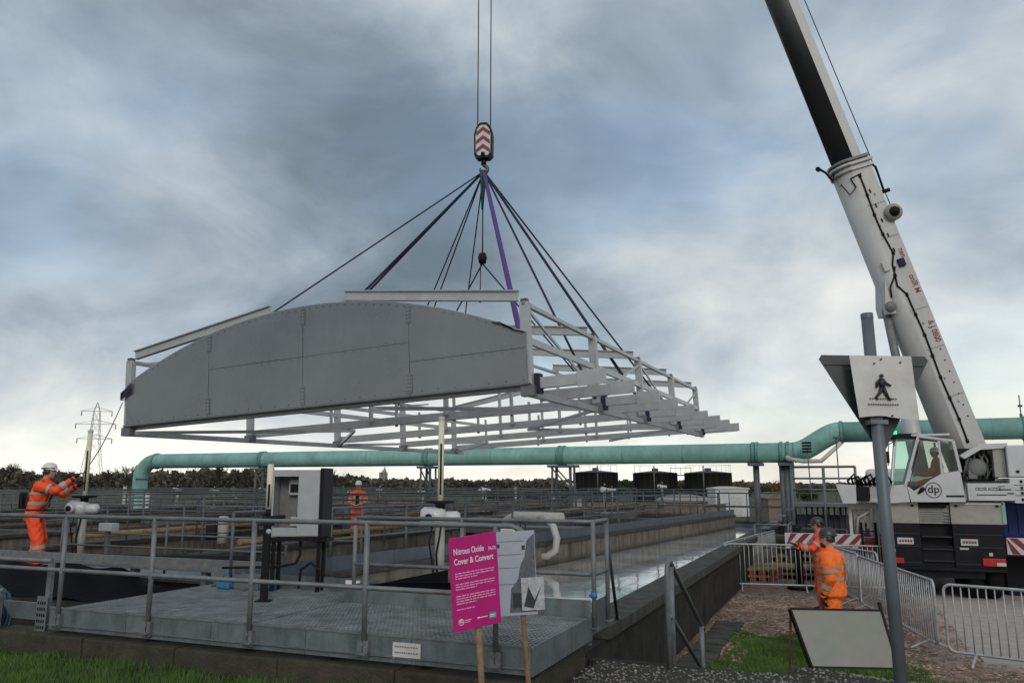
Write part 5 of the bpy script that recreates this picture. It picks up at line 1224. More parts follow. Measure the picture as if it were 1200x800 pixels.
# ================================================================ PEOPLE
def ell_loft(secs, n=18):
    # secs: (centre, side vector * rx, front vector * ry)
    vs = []; fs = []
    for c, a, b_ in secs:
        for j in range(n): t_ = 2*math.pi*j/n; vs.append(Vector(c)+Vector(a)*math.cos(t_)+Vector(b_)*math.sin(t_))
    k = len(secs)
    for i in range(k-1):
        for j in range(n): fs.append((i*n+j, i*n+(j+1) % n, (i+1)*n+(j+1) % n, (i+1)*n+j))
    fs += [tuple(range(n))[::-1], tuple(range((k-1)*n, k*n))]
    return vs, fs
def limb_secs(pts, rs):
    pts = [Vector(p) for p in pts]; out = []; prev = None
    for i, p in enumerate(pts):
        d = (pts[min(i+1, len(pts)-1)]-pts[max(i-1, 0)]).normalized()
        a = d.cross(Vector((0, 1, .13))) if prev is None else prev-d*prev.dot(d)
        if a.length < .1: a = d.cross(Vector((1, 0, 0)))
        a.normalize(); prev = a; out.append((p, a*rs[i], d.cross(a)*rs[i]))
    return out
def sub(p, q, n): return [Vector(p).lerp(Vector(q), i/n) for i in range(n+1)]
def person(label, loc, rz, arms, legs, coat='hivis', trousers='hivis', helmet='helmet_white', lean=0.0, head=(0, 0), gloves=True, seated=False, chest=1.0, extra=None, visor=False, beard=False, vest=None, scale=1.0):
    t = thing('person', label, 'person', loc, (0, 0, rz)); t.scale = (scale,)*3
    V = []; Fc = []; tags = []
    def addl(secs, tg):
        v, f = ell_loft(secs); o = len(V); V.extend(v); tags.extend([tg]*len(v)); Fc.extend([tuple(i+o for i in q) for q in f])
    zp = .93 if not seated else .93
    def L_(x, y, z): return Vector((x, y+lean*(z-.9), z))
    X = Vector((1, 0, 0)); Yv = Vector((0, 1, 0))
    c = chest
    torso = [(.80, .15, .115), (.88, .185*c, .135*c), (.98, .180*c, .135*c), (1.10, .172*c, .132*c), (1.24, .190*c, .142*c), (1.36, .200*c, .140*c), (1.44, .180*c, .118*c), (1.49, .115, .09), (1.52, .065, .065)]
    tsecs = [(L_(0, 0, z), X*rx, Yv*ry) for z, rx, ry in torso]; addl(tsecs, 'coat')
    hc = L_(0, .02, 1.655); hy, hp = head
    hm = Matrix.Rotation(hy, 3, 'Z') @ Matrix.Rotation(hp, 3, 'X')
    addl([(L_(0, 0, 1.47), X*.062, Yv*.062), (L_(0, .005, 1.56), X*.056, Yv*.058), (hc+hm @ Vector((0, .0, -.03)), X*.05, Yv*.05)], 'skin')
    hs = []
    for z, rx, ry, oy in ((-.115, .030, .030, .035), (-.10, .052, .06, .025), (-.06, .066, .082, .012), (-.01, .073, .092, .004), (.045, .076, .097, 0), (.085, .066, .085, -.004), (.115, .035, .05, -.006)):
        hs.append((hc+hm @ Vector((0, oy, z)), hm @ (X*rx), hm @ (Yv*ry)))
    addl(hs, 'skin')
    addl(limb_secs([hc+hm @ Vector((0, .095, .02)), hc+hm @ Vector((0, .112, -.02)), hc+hm @ Vector((0, .085, -.04))], [.010, .017, .012]), 'skin')
    for s in (-1, 1): addl(limb_secs([hc+hm @ Vector((s*.068, -.005, -.03)), hc+hm @ Vector((s*.083, -.012, .0)), hc+hm @ Vector((s*.070, -.01, .03))], [.014, .017, .014]), 'skin')
    bands = []
    for s, (el, wr, hd) in zip((-1, 1), arms):
        sh = L_(s*.195*c, 0, 1.40); el = Vector(el); wr = Vector(wr)
        ua = sub(sh, el, 4); fa = sub(el, wr, 3)
        secs = limb_secs([L_(s*.12, 0, 1.42)]+ua+fa[1:], [.07, .083*c, .078*c, .072*c, .066*c, .062*c, .058, .052, .046]); addl(secs, 'coat'); bands.append((limb_secs(ua, [.084*c, .08*c, .075*c, .07*c, .066*c]), .55, .72)); bands.append((limb_secs(fa, [.064, .06, .056, .05]), .30, .55))
        hd = Vector(hd).normalized(); side = hd.cross(Vector((0, 0, 1)))
        if side.length < .2: side = Vector((0, 1, 0))
        side.normalize(); nn = side.cross(hd).normalized()
        addl([(wr-hd*.02, side*.030, nn*.022), (wr+hd*.03, side*.042, nn*.021), (wr+hd*.085, side*.044, nn*.018), (wr+hd*.10, side*.036, nn*.012)], 'hand')
        for k, ln in enumerate((.070, .080, .076, .060)):
            b0 = wr+hd*.09+side*(-.033+.022*k); b1 = b0+hd*ln*.5-nn*.008; b2 = b1+hd*ln*.4-nn*.03
            addl(limb_secs([b0, b1, b2], [.0105, .010, .008]), 'hand')
        th = wr+hd*.03+side*.04; addl(limb_secs([th, th+hd*.03+side*.022, th+hd*.062+side*.022-nn*.012], [.013, .012, .009]), 'hand')
    for s, (kn, an, toe) in zip((-1, 1), legs):
        hip = Vector((s*.095, 0, .90)); kn = Vector(kn); an = Vector(an)
        th = sub(hip, kn, 4); sh = sub(kn, an, 4)
        addl(limb_secs(th+sh[1:], [.115, .115, .11, .104, .10, .10, .098, .096, .09]), 'leg'); bands.append((limb_secs(sh, [.1, .1, .098, .096, .092]), .25, .40))
        toe = Vector(toe)
        addl(limb_secs([an+Vector((0, 0, .06)), an+Vector((0, 0, -.02)), Vector((an.x, an.y, .045))-toe*.05, Vector((an.x, an.y, .045))+toe*.10, Vector((an.x, an.y, .035))+toe*.19], [.05, .052, .05, .05, .034]), 'boot')
    me = bpy.data.meshes.new('body'); me.from_pydata([tuple(v) for v in V], [], Fc); ob = bpy.data.objects.new('tmp', me); col.objects.link(ob)
    bm = bmesh.new(); bm.from_mesh(me); bmesh.ops.recalc_face_normals(bm, faces=bm.faces[:]); bm.to_mesh(me); bm.free()
    md = ob.modifiers.new('r', 'REMESH'); md.mode = 'VOXEL'; md.voxel_size = .0105; md.use_smooth_shade = True
    sm = ob.modifiers.new('s', 'SMOOTH'); sm.iterations = 2; sm.factor = .4
    dg = bpy.context.evaluated_depsgraph_get(); dg.update(); m2 = bpy.data.meshes.new_from_object(ob.evaluated_get(dg)); bpy.data.objects.remove(ob)
    kd = kdtree.KDTree(len(V))
    for i, v in enumerate(V): kd.insert(v, i)
    kd.balance()
    order = ['coat', 'skin', 'hand', 'leg', 'boot']; m2.materials.clear()
    for k in (coat, 'skin', 'boots' if gloves else 'skin', trousers, 'boots'): m2.materials.append(MATS[k])
    mi = []
    for p in m2.polygons:
        tg = tags[kd.find(p.center)[1]]
        if tg == 'coat' and p.center.z < .86 and not seated: tg = 'leg'
        if tg == 'leg' and p.center.z > .86: tg = 'coat'
        mi.append(order.index(tg))
    m2.polygons.foreach_set('material_index', mi); m2.polygons.foreach_set('use_smooth', [True]*len(mi)); m2.name = 'body'
    # cloth folds
    co = np.zeros(len(m2.vertices)*3); m2.vertices.foreach_get('co', co); co = co.reshape(-1, 3); nr = np.zeros(len(m2.vertices)*3); m2.vertices.foreach_get('normal', nr); nr = nr.reshape(-1, 3)
    hm_ = np.clip((1.42-co[:, 2])/.05, 0, 1)*np.clip((co[:, 2]-.14)/.05, 0, 1)
    w_ = (np.sin(co[:, 2]*46+co[:, 0]*31+3*np.sin(co[:, 1]*17))+np.sin(co[:, 2]*27-co[:, 0]*44+co[:, 1]*38))*.0030
    co += nr*(w_*hm_)[:, None]; m2.vertices.foreach_set('co', co.ravel()); m2.update()
    body = bpy.data.objects.new('body', m2); col.objects.link(body); body.parent = t
    def ring(secs, t0, t1, off, name='reflective_band', m='tape'):
        n = len(secs)-1
        def ev(u): x = u*n; i = min(int(x), n-1); f = x-i; return tuple(Vector(secs[i][k])*(1-f)+Vector(secs[i+1][k])*f for k in range(3))
        out = []
        for u in (t0, (t0+t1)/2, t1):
            c_, a_, b_ = ev(u); out.append((c_, a_+a_.normalized()*off, b_+b_.normalized()*off))
        vs, fs = ell_loft(out, 22); b = MB(); b.add(vs, fs[:-2], 0, True); b.build(name, m, t, local=True)
    for sc, t0, t1 in bands: ring(sc, t0, t1, .010)
    ring(tsecs, .36, .41, .010); ring(tsecs, .52, .56, .010)
    # braces of tape over the shoulders
    for s in (-1, 1):
        pts = [L_(s*.09, .135*c, 1.08), L_(s*.10, .150*c, 1.25), L_(s*.10, .135*c, 1.40), L_(s*.11, .02, 1.487), L_(s*.10, -.125*c, 1.40), L_(s*.09, -.152*c, 1.25), L_(s*.09, -.14*c, 1.08)]
        b = MB(); b.v = []
        for q in pts: b.v += [tuple(q+Vector((-.022, 0, 0))), tuple(q+Vector((.022, 0, 0)))]
        for k in range(len(pts)-1): b.f.append([2*k, 2*k+1, 2*k+3, 2*k+2]); b.m.append(0); b.sm.append(True)
        b.build('shoulder_tape', 'tape', t, local=True)
    # face and helmet
    b = MB()
    for s in (-1, 1):
        e = hc+hm @ Vector((s*.03, .086, .012)); b.lathe([(0, -.009), (.008, -.006), (.011, 0), (.008, .006), (0, .009)], e, n=8)
    b.build('eyes', 'hair', t, local=True)
    b = MB(); b.beam(hc+hm @ Vector((-.024, .088, -.062)), hc+hm @ Vector((.024, .088, -.062)), .012, .007); b.build('mouth', 'hair', t, local=True)
    hvs = []
    b = MB(); n = 22
    prof = [(.0, .155), (.045, .150), (.085, .125), (.108, .085), (.114, .04), (.118, .030)]
    rings_ = []
    for r, z in prof:
        rings_.append([hc+hm @ Vector((math.cos(2*math.pi*j/n)*r*.88, math.sin(2*math.pi*j/n)*r*1.08-.005, z)) for j in range(n)])
    vs = [v for rg in rings_ for v in rg]; b.add(vs, [(i*n+j, i*n+(j+1) % n, (i+1)*n+(j+1) % n, (i+1)*n+j) for i in range(len(prof)-1) for j in range(n)], 0, True)
    b.build('helmet', helmet, t, local=True)
    b = MB(); br = [(math.cos(a)*.100, math.sin(a)*.12) for a in np.linspace(.25, math.pi-.25, 11)]; br2 = [(math.cos(a)*.100*1.02, math.sin(a)*.118+.065*math.sin(a)) for a in np.linspace(.25, math.pi-.25, 11)]
    vv = [hc+hm @ Vector((x, y, .036)) for x, y in br]+[hc+hm @ Vector((x, y, .022)) for x, y in br2]
    b.add(vv, [(i, i+1, 12+i, 11+i) for i in range(10)], 0, True); b.build('helmet_peak', helmet, t, local=True)
    if helmet == 'helmet_dark':
        b = MB(); b.add([hc+hm @ Vector((x, y, z)) for x, y, z in ((.05, .06, .14), (.085, .02, .118), (.10, -.05, .07), (.06, -.05, .135))], [(0, 1, 2, 3)]); b.build('helmet_sticker', 'helmet_white', t, local=True)
    if visor:
        b = MB(); b.tube([hc+hm @ Vector((s*.10, -.02+.13*math.sin(a_), .05)) for s, a_ in ((-1, -.8), (-1.02, 0), (-.7, .9), (0, 1.3), (.7, .9), (1.02, 0), (1, -.8))], .012, 6); b.build('headset_band', 'helmet_dark', t, local=True)
        for s in (-1, 1): b = MB(); b.lathe([(0, 0), (.035, 0), (.04, .02), (.03, .035), (0, .035)], hc+hm @ Vector((s*.075, -.01, -.005)), hm @ Vector((s, 0, 0)), 12); b.build('ear_defender', 'helmet_dark', t, local=True)
    if beard:
        b = MB(); b.lathe([(0, -.035), (.035, -.03), (.05, 0), (.045, .03), (0, .035)], hc+hm @ Vector((0, .055, -.10)), n=12); b.build('beard', 'hair', t, local=True)
    b = MB(); b.lathe([(.079, -.06), (.084, -.01), (.086, .03)], hc+Vector((0, -.018, 0)), n=18)
    hb = MB(); hb.v = []; 
    vs2 = [hc+hm @ Vector((math.cos(a)*.078, math.sin(a)*.098-.006, z)) for z in (-.055, -.01, .035) for a in np.linspace(math.pi+.25, 2*math.pi-.25, 12)]
    hb.add(vs2, [(i*12+j, i*12+j+1, (i+1)*12+j+1, (i+1)*12+j) for i in range(2) for j in range(11)], 0, True); hb.build('hair', 'hair', t, local=True)
    if extra: extra(t, L_, c)
    return t
fr = YAW+R(-90)       # facing the right of the photograph
def harness(t, L_, c):
    b = MB()
    for s in (-1, 1):
        b.tube([L_(s*.17, .0, 1.0), L_(s*.12, -.15, 1.15), L_(0, -.165, 1.27), L_(-s*.11, -.14, 1.40), L_(-s*.12, .0, 1.495), L_(-s*.09, .15, 1.34), L_(-s*.03, .165, 1.2), L_(s*.12, .14, 1.05), L_(s*.18, .03, 1.0)], .018, 6)
    b.tube([L_(math.cos(a)*.20, math.sin(a)*.155, 1.0) for a in np.linspace(0, 6.283, 19)[:-1]], .02, 6, closed=True)
    b.tube([L_(.1, .12, .98), L_(.13, .17, .80), L_(.10, .15, .68), L_(.05, .14, .9)], .015, 6); b.build('safety_harness', 'navy', t, local=True)
    b = MB(); b.box(-.12, .12, -.24, -.17, 1.02, 1.30); b.build('harness_pack', 'black', t, local=True, bevel=.03)
pL = atz(34, 667, .25)
person('worker in orange with harness reaching up to a tag line at left', (pL.x, pL.y, .25), fr+R(12), [((-.22, .36, 1.26), (-.10, .60, 1.40), (.1, .8, .55)), ((.24, .36, 1.32), (.14, .62, 1.54), (.05, .7, .7))],
       [((-.13, .10, .50), (-.14, -.05, .10), (0, 1, 0)), ((.14, .13, .50), (.16, .20, .10), (0, 1, 0))], 'hivis_red', 'hivis_red', 'helmet_white', lean=.20, visor=True, extra=harness, chest=1.18, scale=1.0)
def vestfn(t, L_, c):
    b = MB(); b.prism([L_(-.05, .150, 1.0), L_(.05, .150, 1.0), L_(.045, .160, 1.42), L_(-.045, .160, 1.42)], (0, .012, 0)); b.build('dark_fleece', 'black', t, local=True)
    b = MB(); b.box(-.16, .16, .12, .30, 1.02, 1.06); b.build('clipboard', 'board_white', t, local=True)
pM = at(418, 640, 24.5)
person('distant worker in orange and white helmet facing the camera', (pM.x, pM.y, -.02), YAW+math.pi, [((-.25, .05, 1.15), (-.12, .26, 1.08), (.6, .7, 0)), ((.25, .05, 1.15), (.12, .26, 1.08), (-.6, .7, 0))],
       [((-.10, .03, .48), (-.11, 0, .1), (0, 1, 0)), ((.10, .03, .48), (.11, 0, .1), (0, 1, 0))], 'hivis_red', 'hivis_red', 'helmet_white', gloves=False, extra=vestfn)
solid('worker_platform', [(pM.x-1.2, pM.x+1.2, pM.y-.5, pM.y+.55, -.5, -.022)], 'galv_far', 'small grating platform carrying the distant worker', 'platform')
p1 = at(976, 700, 11.6)
person('worker in orange jacket and black helmet with his back half turned, before the barriers', (p1.x, p1.y, float(ground_h(p1.x, p1.y))), YAW+R(62), [((-.30, -.02, 1.12), (-.26, .10, .88), (.05, .2, -1)), ((.29, -.06, 1.12), (.27, .05, .86), (-.05, .2, -1))],
       [((-.11, .03, .48), (-.12, 0, .1), (0, 1, 0)), ((.11, .02, .48), (.13, -.03, .1), (0, 1, 0))], 'hivis', 'hivis', 'helmet_dark', chest=1.42, scale=1.03, beard=True, head=(R(18), 0), visor=True)
p2 = at(962, 660, 15.6)
person('worker in orange behind the other, raising a hand by the chevron board', (p2.x, p2.y, float(ground_h(p2.x, p2.y))), YAW+R(78), [((-.26, .16, 1.22), (-.16, .42, 1.20), (.1, .9, .1)), ((.24, .20, 1.20), (.10, .44, 1.26), (0, .9, .3))],
       [((-.11, .03, .48), (-.12, 0, .1), (0, 1, 0)), ((.11, .02, .48), (.12, -.03, .1), (0, 1, 0))], 'hivis_red', 'hivis_red', 'helmet_dark', head=(R(5), -R(8)), visor=True)
po = Vector((CX(1101), 20.66, 0))
person('crane operator in orange seated inside the cab', (po.x, po.y, .96), R(90), [((-.24, .16, 1.10), (-.20, .42, 1.08), (.1, .9, -.1)), ((.24, .16, 1.10), (.18, .42, 1.08), (0, .9, -.1))],
       [((-.10, .40, .86), (-.10, .42, .44), (0, 1, 0)), ((.10, .40, .86), (.10, .42, .44), (0, 1, 0))], 'hivis_red', 'hivis_red', 'helmet_white', seated=True, gloves=False, scale=.86)
# tag line from the frame to the left worker
b = MB(); p = CL(-CW-.05, 0, .45); q = Vector((pL.x, pL.y, 0))+Vector((math.cos(fr+R(12)+math.pi/2)*.70, math.sin(fr+R(12)+math.pi/2)*.70, .25+1.60))
b.tube([p.lerp(q, i/8)+Vector((0, 0, -.12*math.sin(math.pi*i/8))) for i in range(9)], .009, 5); tag(b.build('tag_line', 'wire'), 'thin guide rope from the frame corner down to the left worker', 'rope')

# ================================================================ FAR SIDE OF THE WORKS
def gnd(px, d): p = at(px, 566, d); return Vector((p.x, p.y, ZL))
def hz(py, d): return at(600, py, d).z
def digester(px, wpx, py, d, label, k):
    c = gnd(px, d); r = wpx/2*d/FPX; h = hz(py, d)-ZL
    t = thing('digester_tank', label, 'tank', c, group='dark brown digester tanks')
    b = MB(); b.lathe([(r, 0), (r, h), (r*1.01, h), (r*1.01, h+.08), (r*.98, h+.08)], n=48); b.build('tank_shell', 'tank_brown', t, local=True)
    for j in range(24):
        a = 2*math.pi*j/24; b = MB(); b.beam((r*1.004*math.cos(a), r*1.004*math.sin(a), 0), (r*1.004*math.cos(a), r*1.004*math.sin(a), h), .06, .06, (math.cos(a), math.sin(a), 0)); b.build('stave_rib', 'tank_brown', t, local=True)
    b = MB(); b.lathe([(r*.98, h+.08), (r*.25, h+r*.11), (0, h+r*.12)], n=48); b.build('roof', 'tank_roof', t, local=True)
    b = MB(); b.lathe([(.45, h+r*.10), (.45, h+r*.10+.4), (0, h+r*.10+.45)], n=16); b.build('vent', 'tank_roof', t, local=True)
    b = MB(); z = h+1.1
    b.tube([(r*.97*math.cos(a), r*.97*math.sin(a), z) for a in np.linspace(0, 6.283, 37)[:-1]], .014, 5, closed=True)
    for j in range(12): a = 2*math.pi*j/12; b.tube([(r*.97*math.cos(a), r*.97*math.sin(a), h), (r*.97*math.cos(a), r*.97*math.sin(a), z)], .014, 5)
    b.build('roof_rail', 'galv_far', t, local=True)
    b = MB(); a = -1.2-.2*k; b.tube([(r*1.05*math.cos(a), r*1.05*math.sin(a), 0), (r*1.05*math.cos(a), r*1.05*math.sin(a), h+1)], .09, 6); b.build('down_pipe', 'galv_far', t, local=True)
digester(698, 52, 554, 112, 'left of the three dark brown digester tanks', 0)
digester(768, 51, 554.5, 110, 'middle of the three dark brown digester tanks', 1)
digester(830, 54, 554.5, 108, 'right of the three dark brown digester tanks', 2)
t = thing('tank_bridge', 'high walkway between the middle and right brown tanks', 'walkway', gnd(799, 117)); h = hz(556, 117)-ZL
b = MB(); b.box(-1.6, 1.6, -.5, .5, h-.15, h); b.tube([(-1.6, -.5, h+1.0), (1.6, -.5, h+1.0)], .04, 5); [b.tube([(x, -.5, h), (x, -.5, h+1)], .035, 5) for x in (-1.5, 0, 1.5)]; b.build('bridge_deck', 'galv_far', t, local=True)
b = MB(); [b.tube([(x, 0, 0), (x, 0, h)], .12, 6) for x in (-1.0, 1.0)]; b.build('leg', 'galv_far', t, local=True)
c = gnd(800, 85); r = 33*85/FPX
t = thing('domed_tank', 'low tank with shallow pale grey domed roof before the brown tanks', 'tank', c)
b = MB(); b.lathe([(r, 0), (r, hz(587, 85)-ZL)], n=40); b.build('tank_shell', 'concrete', t, local=True)
z0 = hz(587, 85)-ZL; z1 = hz(579, 85)-ZL; b = MB(); b.lathe([(r*1.03, z0)]+[(r*math.cos(a), z0+(z1-z0)*math.sin(a)) for a in np.linspace(0, math.pi/2, 8)], n=40); b.build('roof', 'dome_grey', t, local=True)
def kiosk(px0, px1, py0, py1, d, label, m, roofm, peak=0.0, name='kiosk', cat='building', dep=2.5, door=True):
    c = gnd((px0+px1)/2, d); w = (px1-px0)*d/FPX; h = hz(py0, d)-ZL
    t = thing(name, label, cat, c, (0, 0, YAW)); b = MB(); b.box(-w/2, w/2, -dep/2, dep/2, 0, h); b.build('wall', m, t, local=True)
    b = MB(); b.prism([(-w/2-.08, -dep/2-.08, h+.003), (w/2+.08, -dep/2-.08, h+.003), (w/2+.08, -dep/2-.08, h+.1), (w*.1, -dep/2-.08, h+.1+peak), (-w*.1, -dep/2-.08, h+.1+peak), (-w/2-.08, -dep/2-.08, h+.1)], (0, dep+.16, 0)); b.build('roof', roofm, t, local=True)
    if door:
        b = MB(); b.box(-w*.05, w*.30, -dep/2-.02, -dep/2, 0, h*.72); dd = b.build('door', 'offwhite', t, local=True); b = MB(); b.box(w*.0, w*.05, -dep/2-.05, -dep/2-.021, h*.35, h*.42); b.build('handle', 'black', dd, local=True)
    return t
kiosk(833, 871, 573, 605, 62, 'white panelled kiosk right of the brown tanks', 'white_paint', 'offwhite', .12)
kiosk(891, 921, 584, 612, 55, 'low brown roofed shed between the pipe columns', 'roof_brown', 'roof_brown', .35, name='shed', dep=3, door=False)
kiosk(585, 598, 592, 606, 40, 'small blue grey equipment box behind the lane rails', 'sheet_blue', 'galv_far', 0, dep=.6)
kiosk(672, 681, 583, 600, 36, 'pale grey junction box at the lattice support', 'offwhite', 'galv_far', 0, dep=.3, door=False)
# wide brown filter tanks
for px0, px1, py, d, lb in ((565, 640, 574, 105, 'wide low dark brown filter tank with pale rim left of centre'), (640, 690, 576, 108, 'second low dark filter tank behind the lattice support'), (470, 530, 585, 95, 'low grey filter tank behind the distant worker')):
    c = gnd((px0+px1)/2, d); r = (px1-px0)/2*d/FPX; h = hz(py, d)-ZL
    t = thing('filter_tank', lb, 'tank', c, group='low filter tanks'); b = MB(); b.lathe([(r, 0), (r, h)], n=40); b.build('tank_shell', 'tank_brown', t, local=True)
    b = MB(); b.lathe([(r*.98, h-.25), (r*1.02, h-.25), (r*1.02, h), (r*.98, h+.01), (0, h-.02)], n=40); b.build('rim', 'tank_roof', t, local=True)
    for j in range(10): a = math.pi+math.pi*j/9; b = MB(); b.box(r*1.01*math.cos(a)-.08, r*1.01*math.cos(a)+.08, r*1.01*math.sin(a)-.08, r*1.01*math.sin(a)+.08, 0, h-.25); b.build('shell_rib', 'tank_brown', t, local=True)
# galvanised platform by the pipe bend
pc = atY(968, 600, 28.0)
t = thing('access_platform', 'galvanised stair platform with railings left of the crane', 'platform', (pc.x, 28.0, ZL))
w, zt = 1.9, hz(586, 29.5)-ZL
b = MB(); b.box(-w/2, w/2, -.6, .6, zt-.1, zt); b.build('floor', 'galv', t, local=True)
for x in (-w/2, 0, w/2):
    for y in (-.58, .58): b = MB(); b.tube([(x, y, 0), (x, y, zt+1.15)], .035, 8); b.build('post', 'galv', t, local=True)
for zz in (1.15, .78, .42):
    for y in (-.58, .58): b = MB(); b.tube([(-w/2, y, zt+zz), (w/2, y, zt+zz)], .028, 8); b.build('rail', 'galv', t, local=True)
    b = MB(); b.tube([(-w/2, -.58, zt+zz), (-w/2, .58, zt+zz)], .028, 8); b.build('rail', 'galv', t, local=True)
for k in range(7): b = MB(); b.box(-w/2-.26*(k+1), -w/2-.26*k, -.5, .5, zt-.2*(k+1)-.04, zt-.2*(k+1)); b.build('tread', 'galv', t, local=True)
for k in range(9): b = MB(); b.tube([(-.6+.17*k, .3, .1), (-.6+.17*k, .3, zt-.1)], .03, 6); b.build('vertical_pipe', 'galv_far', t, local=True)
b = MB(); b.box(-.9, .9, .35, .9, 0, zt*.8); b.build('tank_box', 'galv_far', t, local=True)
b = MB(); b.tube([(.45, .7, 0), (.45, .7, zt+2.1)], .022, 6); b.box(.35, .7, .6, .8, zt+2.1, zt+2.15); b.build('lamp_column', 'galv_far', t, local=True)
railing([(atY(930, 590, 26).x, 26), (atY(990, 590, 26).x, 26)], ZL, ZL+1.15, 'galvanised guard rail at the foot of the stair platform', 1.3, r=.03, n=6)
railing([(atY(883, 590, 25).x, 25), (atY(922, 590, 25).x, 25), (atY(922, 590, 25).x, 31)], ZL, ZL+1.3, 'galvanised rail round the pit behind the timber stacks', 1.3, r=.03, n=6)
# grey tank wall and equipment behind timber
solid('pit_wall', [(-2.3, -.6, 27, 27.3, ZL, .1)], 'concrete', 'low concrete wall under the pipe columns behind the barriers', 'wall')
# white bypass pipes in the lanes
t = thing('scour_pipe', 'pale galvanised pipe with a hooked end hanging over the lane wall', 'pipe', (-7, 17, .5))
pa = atY(655, 607, 16.4); px_ = pa.x
b = MB(); b.tube([(px_-1.5, 17.0, .62), (px_-1.45, 17.0, .88), (px_-1.25, 17.0, .98), (px_+.0, 16.6, .98)], .10, 12); b.build('header', 'offwhite', t)
b = MB(); b.tube([(px_-.7, 16.85, .98), (px_-.35, 16.6, .95), (px_-.15, 16.45, .80), (px_-.05, 16.4, .55), (px_-.08, 16.38, .30), (px_-.25, 16.36, .18), (px_-.5, 16.36, .16)], .075, 12); b.build('hooked_pipe', 'offwhite', t)
for yy, lb in ((9.6, 'nearer pale pipe floating low across the lane behind the deck'), (10.6, 'farther pale pipe floating low across the lane behind the deck')):
    b = MB(); b.tube([(-5.4, yy+.5, .02), (-2.85, yy+1.0, .02)], .05, 10); b.tube([(-4.0, yy+.78, .02), (-4.0, yy+.78, -.2)], .03, 6); tag(b.build('boom_pipe', 'offwhite'), lb, 'pipe', 'pipes lying on the water')
# many small valve actuators far down the lanes
random.seed(11)
proto = penstock(-9, 33.5, .45, 1.7, 'x')
n_ = 0
spots = [(x+random.uniform(-.6, .6), y) for y in (33.4, 45.6) for x in np.arange(-40, -7.5, 3.1)]
for i, (x, y) in enumerate(spots):
    o = proto if i == 0 else dup(proto)
    o.location = (x, y, .45+(.1 if y > 40 else 0)); o.rotation_euler = (0, 0, YAW+random.uniform(-1, 1)); s = random.uniform(.7, 1.0); o.scale = (s, s, s*random.uniform(.7, 1.15))
    nth = ['first', 'second', 'third', 'fourth', 'fifth', 'sixth', 'seventh', 'eighth', 'ninth', 'tenth', 'eleventh'][i % 11]
    o['label'] = f"small white valve actuator, {nth} from the left on the {'farther' if y > 40 else 'nearer'} lane crossing"
    o['group'] = 'valve actuators on the farther crossing' if y > 40 else 'valve actuators on the nearer crossing'
    if len(o.children): pass
for i, (px, d, w, h, m, lb) in enumerate(((128, 13.6, .30, .13, 'grey_box', 'pale grey box on the walkway rail at left'), (262, 17, .22, .5, 'offwhite', 'white upright vent by the lanes left of the cabinet'), (250, 18, .3, .35, 'tank_brown', 'dark drum on a lane wall left of the cabinet'))):
    c = at(px, 612, d); t = thing('equipment_box', lb, 'equipment', (c.x, c.y, .45)); b = MB(); b.lathe([(0, 0), (w*.5, 0), (w*.5, h), (w*.42, h+.05), (0, h+.06)], n=16) if i else b.box(-w/2, w/2, -.08, .08, .45, .45+h); b.build('casing', m, t, local=True, bevel=0 if i else .01)
    b = MB(); b.box(-.03, .03, -.03, .03, 0, .45) if i == 0 else b.lathe([(w*.5, h*.4), (w*.54, h*.42), (w*.5, h*.45)], n=16); b.build('stand' if i == 0 else 'band', 'galv_far', t, local=True)
# pale pipes along lanes (left)
for x, lb in ((-10.55, 'buff pipe along the second lane wall left of the cabinet'), (-14.85, 'buff pipe along the third lane wall far left')):
    b = MB(); b.tube([(x, 12.2, .62), (x, 44, .62)], .06, 8); [b.tube([(x, y, .42), (x, y, .62)], .03, 6) for y in np.arange(13, 44, 3)]; tag(b.build('air_pipe', 'stake'), lb, 'pipe')
# thin poles
for px, d, py0, lb in ((728, 24, 583, 'thin leaning pole in the lane left of the kiosk'), (60, 60, 572, 'slim pale lamp column far left'), (147, 55, 569, 'short pale column left of the pipe end'), (174, 40, 575, 'short pale post in front of the pipe end'), (565, 60, 570, 'short white column left of the filter tank'), (604, 60, 570, 'short white column in front of the filter tank'), (278, 70, 580, 'short pale column right of the pipe end')):
    c = gnd(px, d); h = hz(py0, d)-ZL; t = thing('site_column', lb, 'column', c, group='slim site columns'); b = MB(); r_ = .035 if px == 728 else .11; b.tube([(0, 0, 0), (0 if px != 728 else -.15, 0, h)], r_, 8); b.build('shaft', 'galv_far' if px == 728 else 'offwhite', t, local=True); b = MB(); b.lathe([(0, h+.03), (r_*1.2, h+.02), (r_*1.2, h-.05)], (0 if px != 728 else -.15, 0, 0), n=8); b.build('cap', 'galv_far', t, local=True)
# far buildings
t = thing('church_tower', 'pale stone tower on the skyline left of centre', 'tower', gnd(449, 380)); s = 380/FPX; zb = hz(572, 380)-ZL
b = MB(); b.box(-4*s, 4*s, -3*s, 3*s, 0, hz(553, 380)-ZL); b.build('tower_wall', 'stone_pale', t, local=True); b = MB(); b.lathe([(2.6*s, hz(553, 380)-ZL), (0, hz(546, 380)-ZL)], (1.5*s, 0, 0), n=8); b.build('spire', 'stone_pale', t, local=True)
b = MB(); b.box(-8*s, -4.05*s, -3*s, 3*s, 0, hz(563, 380)-ZL); b.build('nave_wall', 'stone_pale', t, local=True)
for k in range(3): b = MB(); b.box(-.8*s+.2, .8*s-.2, -3.05*s-.05, -3.0*s-.01, 6+5*k, 9+5*k); b.build('window', 'black', t, local=True)
